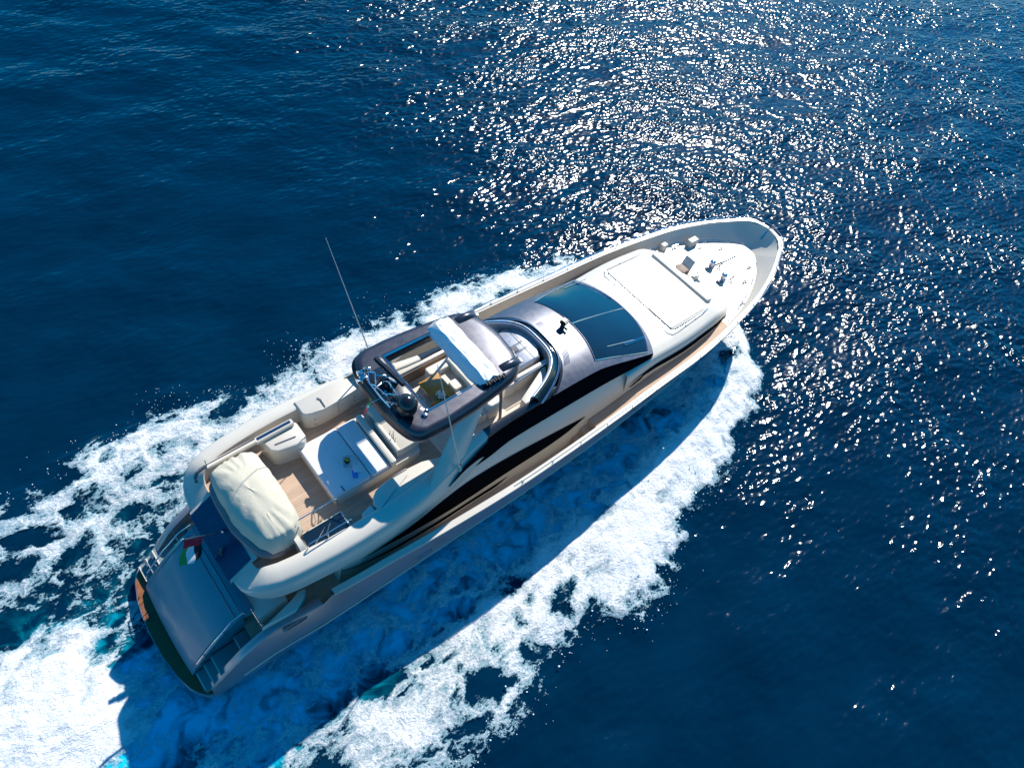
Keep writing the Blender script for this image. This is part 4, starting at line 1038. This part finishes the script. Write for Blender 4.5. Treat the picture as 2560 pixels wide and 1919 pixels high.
def foam_mat():
    m, nt, p = nodes('sea_foam')
    at = nt.nodes.new('ShaderNodeAttribute'); at.attribute_name = 'froth'
    d = at.outputs['Fac']
    co = coords(nt, (.72, 1.0, 1.0))
    wp = tex(nt, 'ShaderNodeTexNoise', Scale=.9, Detail=5.0, Roughness=.6); nt.links.new(co, wp.inputs['Vector'])
    off = nt.nodes.new('ShaderNodeVectorMath'); off.operation = 'MULTIPLY_ADD'
    nt.links.new(wp.outputs['Color'], off.inputs[0]); off.inputs[1].default_value = (1.5, 1.5, 0); nt.links.new(co, off.inputs[2])
    def web(scale, width):
        v = tex(nt, 'ShaderNodeTexVoronoi', Scale=scale, Randomness=1.0); v.feature = 'DISTANCE_TO_EDGE'
        nt.links.new(off.outputs[0], v.inputs['Vector']); return sstep(nt, v.outputs['Distance'], .0, width)
    h1, h2, h3 = web(.85, .34), web(2.1, .32), web(5.5, .30)
    nf = tex(nt, 'ShaderNodeTexNoise', Scale=13.0, Detail=5.0, Roughness=.75); nt.links.new(co, nf.inputs['Vector'])
    nm = tex(nt, 'ShaderNodeTexNoise', Scale=1.5, Detail=6.0, Roughness=.65, Distortion=1.0); nt.links.new(off.outputs[0], nm.inputs['Vector'])
    nl = tex(nt, 'ShaderNodeTexNoise', Scale=.55, Detail=3.0); nt.links.new(co, nl.inputs['Vector'])
    thin = mathn(nt, 'SUBTRACT', 1.22, mathn(nt, 'MULTIPLY', d, .78))
    holes = mathn(nt, 'ADD', mathn(nt, 'MULTIPLY', h1, mathn(nt, 'MULTIPLY', sstep(nt, nl.outputs[0], .34, .60), 1.25)), mathn(nt, 'ADD', mathn(nt, 'MULTIPLY', h2, .38), mathn(nt, 'MULTIPLY', h3, .20)))
    val = mathn(nt, 'SUBTRACT', mathn(nt, 'MULTIPLY', d, 1.30), mathn(nt, 'MULTIPLY', holes, thin))
    val = mathn(nt, 'ADD', val, mathn(nt, 'MULTIPLY', mathn(nt, 'SUBTRACT', nm.outputs[0], .5), .75))
    val = mathn(nt, 'ADD', val, mathn(nt, 'MULTIPLY', mathn(nt, 'SUBTRACT', nf.outputs[0], .5), 1.2))
    val = mathn(nt, 'SUBTRACT', val, mathn(nt, 'MULTIPLY', sstep(nt, d, .35, .0), .35))
    al = mathn(nt, 'ADD', mathn(nt, 'MULTIPLY', sstep(nt, val, .26, .46), .62), mathn(nt, 'MULTIPLY', sstep(nt, val, .45, 1.05), .37))
    cr = ramp(nt, sstep(nt, val, .35, 1.1), [(0.0, (.34, .60, .68)), (.35, (.68, .74, .76)), (1.0, (.82, .825, .82))])
    nt.links.new(cr.outputs[0], p.inputs['Base Color']); p.inputs['Roughness'].default_value = .7
    p.inputs['Specular IOR Level'].default_value = .2
    nt.links.new(al, p.inputs['Alpha'])
    bn = nt.nodes.new('ShaderNodeBump'); bn.inputs['Strength'].default_value = .75; bn.inputs['Distance'].default_value = .11
    nt.links.new(val, bn.inputs['Height']); nt.links.new(bn.outputs[0], p.inputs['Normal'])
    return m

gx, gy = seamless(-14, 62, .2, 3500), seamless(-26, 42, .2, 3500)
X, Y = np.meshgrid(gx, gy, indexing='ij')
d, t = foam_density(X, Y)
near = np.where(Y < 0, ss(np.interp(X, [6, 14, 20], [.46, .60, .85]), np.interp(X, [6, 14, 20], [.26, .36, .5]), t)*ss(-9, -3, X), .12*ss(.9, .4, t))  # starboard part follows the hull's shadow, its blue painted into the water
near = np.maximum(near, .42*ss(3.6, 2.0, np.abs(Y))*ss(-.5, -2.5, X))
aer_shade = np.clip(near*ss(23.6, 21.0, X)*ss(-30, -14, X)*ss(1.0, .8, t)*ss(.06, .3, d), 0, 1)
wnd = .46 + .88*ss(8, 34, X + .20*Y)*ss(120, 70, X)
Z = sea_z(X, Y, d, t)
hin = (np.abs(Y) < np.interp(X, *YB)-.35) & (X > -1.2) & (X < 23.5)
Z = np.where(hin, Z-.45, Z)
sea = sheet('water', X, Y, Z, water_mat(), attrs={'aerated_shade': aer_shade, 'wind': wnd}); sea['kind'] = 'structure'
fx_, fy_ = np.arange(-14, 26.2, .075), np.arange(-11.5, 11.5, .075)
X, Y = np.meshgrid(fx_, fy_, indexing='ij')
d, t = foam_density(X, Y)
Z = sea_z(X, Y, d, t) + .035 + np.clip(d, 0, 1)*(.26*(fbm(X*1.2, Y*1.8, 51, 5)-.45) + .10*(fbm(X*4, Y*5.5, 61, 3)-.5)) * ss(.15, .6, d)
Zs = sea_z(X, Y, d, t) + .03; Z = np.maximum(Z, Zs)
kv = (d > .06) & ~((np.abs(Y) < np.interp(X, *YB)-.2) & (X > -1.3))
keep = kv[:-1, :-1] | kv[1:, :-1] | kv[1:, 1:] | kv[:-1, 1:]
foam = sheet('foam', X, Y, Z, foam_mat(), keep=keep, attrs={'froth': d}); foam['kind'] = 'stuff'
foam['label'] = 'white churned wake foam along both sides of the yacht and behind its stern'
foam['category'] = 'wake foam'

# spray thrown up along the edges of the wake
rg = np.random.RandomState(5)
N0 = 26000
px = rg.uniform(-13, 25.6, N0); py = rg.uniform(-10.5, 10.5, N0)
d, t = foam_density(px, py)
pr = np.exp(-((t-.86)/.10)**2)*ss(-13, 4, px)*.6 + np.exp(-((t-.55)/.3)**2)*ss(14, 23, px)*.5
ok = (rg.rand(N0) < pr) & (np.abs(py) > np.interp(px, *YB)+.3)
px, py, d, t = px[ok], py[ok], d[ok], t[ok]
pz = sea_z(px, py, d, t) + .05 + rg.exponential(.16, len(px))*(.4 + ss(8, 22, px))
pr_ = .010 + rg.exponential(.007, len(px)); pr_ = np.minimum(pr_, .035)
oct_ = np.array([(1,0,0),(-1,0,0),(0,1,0),(0,-1,0),(0,0,1),(0,0,-1)], float)
tri = np.array([(0,2,4),(2,1,4),(1,3,4),(3,0,4),(2,0,5),(1,2,5),(3,1,5),(0,3,5)])
P = np.stack([px, py, pz], -1)[:, None, :] + oct_[None]*pr_[:, None, None]*rg.uniform(.6, 1.5, (len(px), 6, 1))
T = (tri[None] + 6*np.arange(len(px))[:, None, None]).reshape(-1, 3)
me = bpy.data.meshes.new('spray'); me.vertices.add(P.size//3); me.vertices.foreach_set('co', P.astype(np.float32).ravel())
me.loops.add(T.size); me.loops.foreach_set('vertex_index', T.astype(np.int32).ravel())
me.polygons.add(len(T)); me.polygons.foreach_set('loop_start', np.arange(0, T.size, 3, dtype=np.int32)); me.update(calc_edges=True)
me.materials.append(paint('spray_droplets', (.82, .84, .85), .4, var=.02))
spray = bpy.data.objects.new('spray', me); COL.objects.link(spray); spray.matrix_world = YM; spray['kind'] = 'stuff'
spray['label'] = 'fine white droplets of spray scattered along the edges of the wake'; spray['category'] = 'spray'
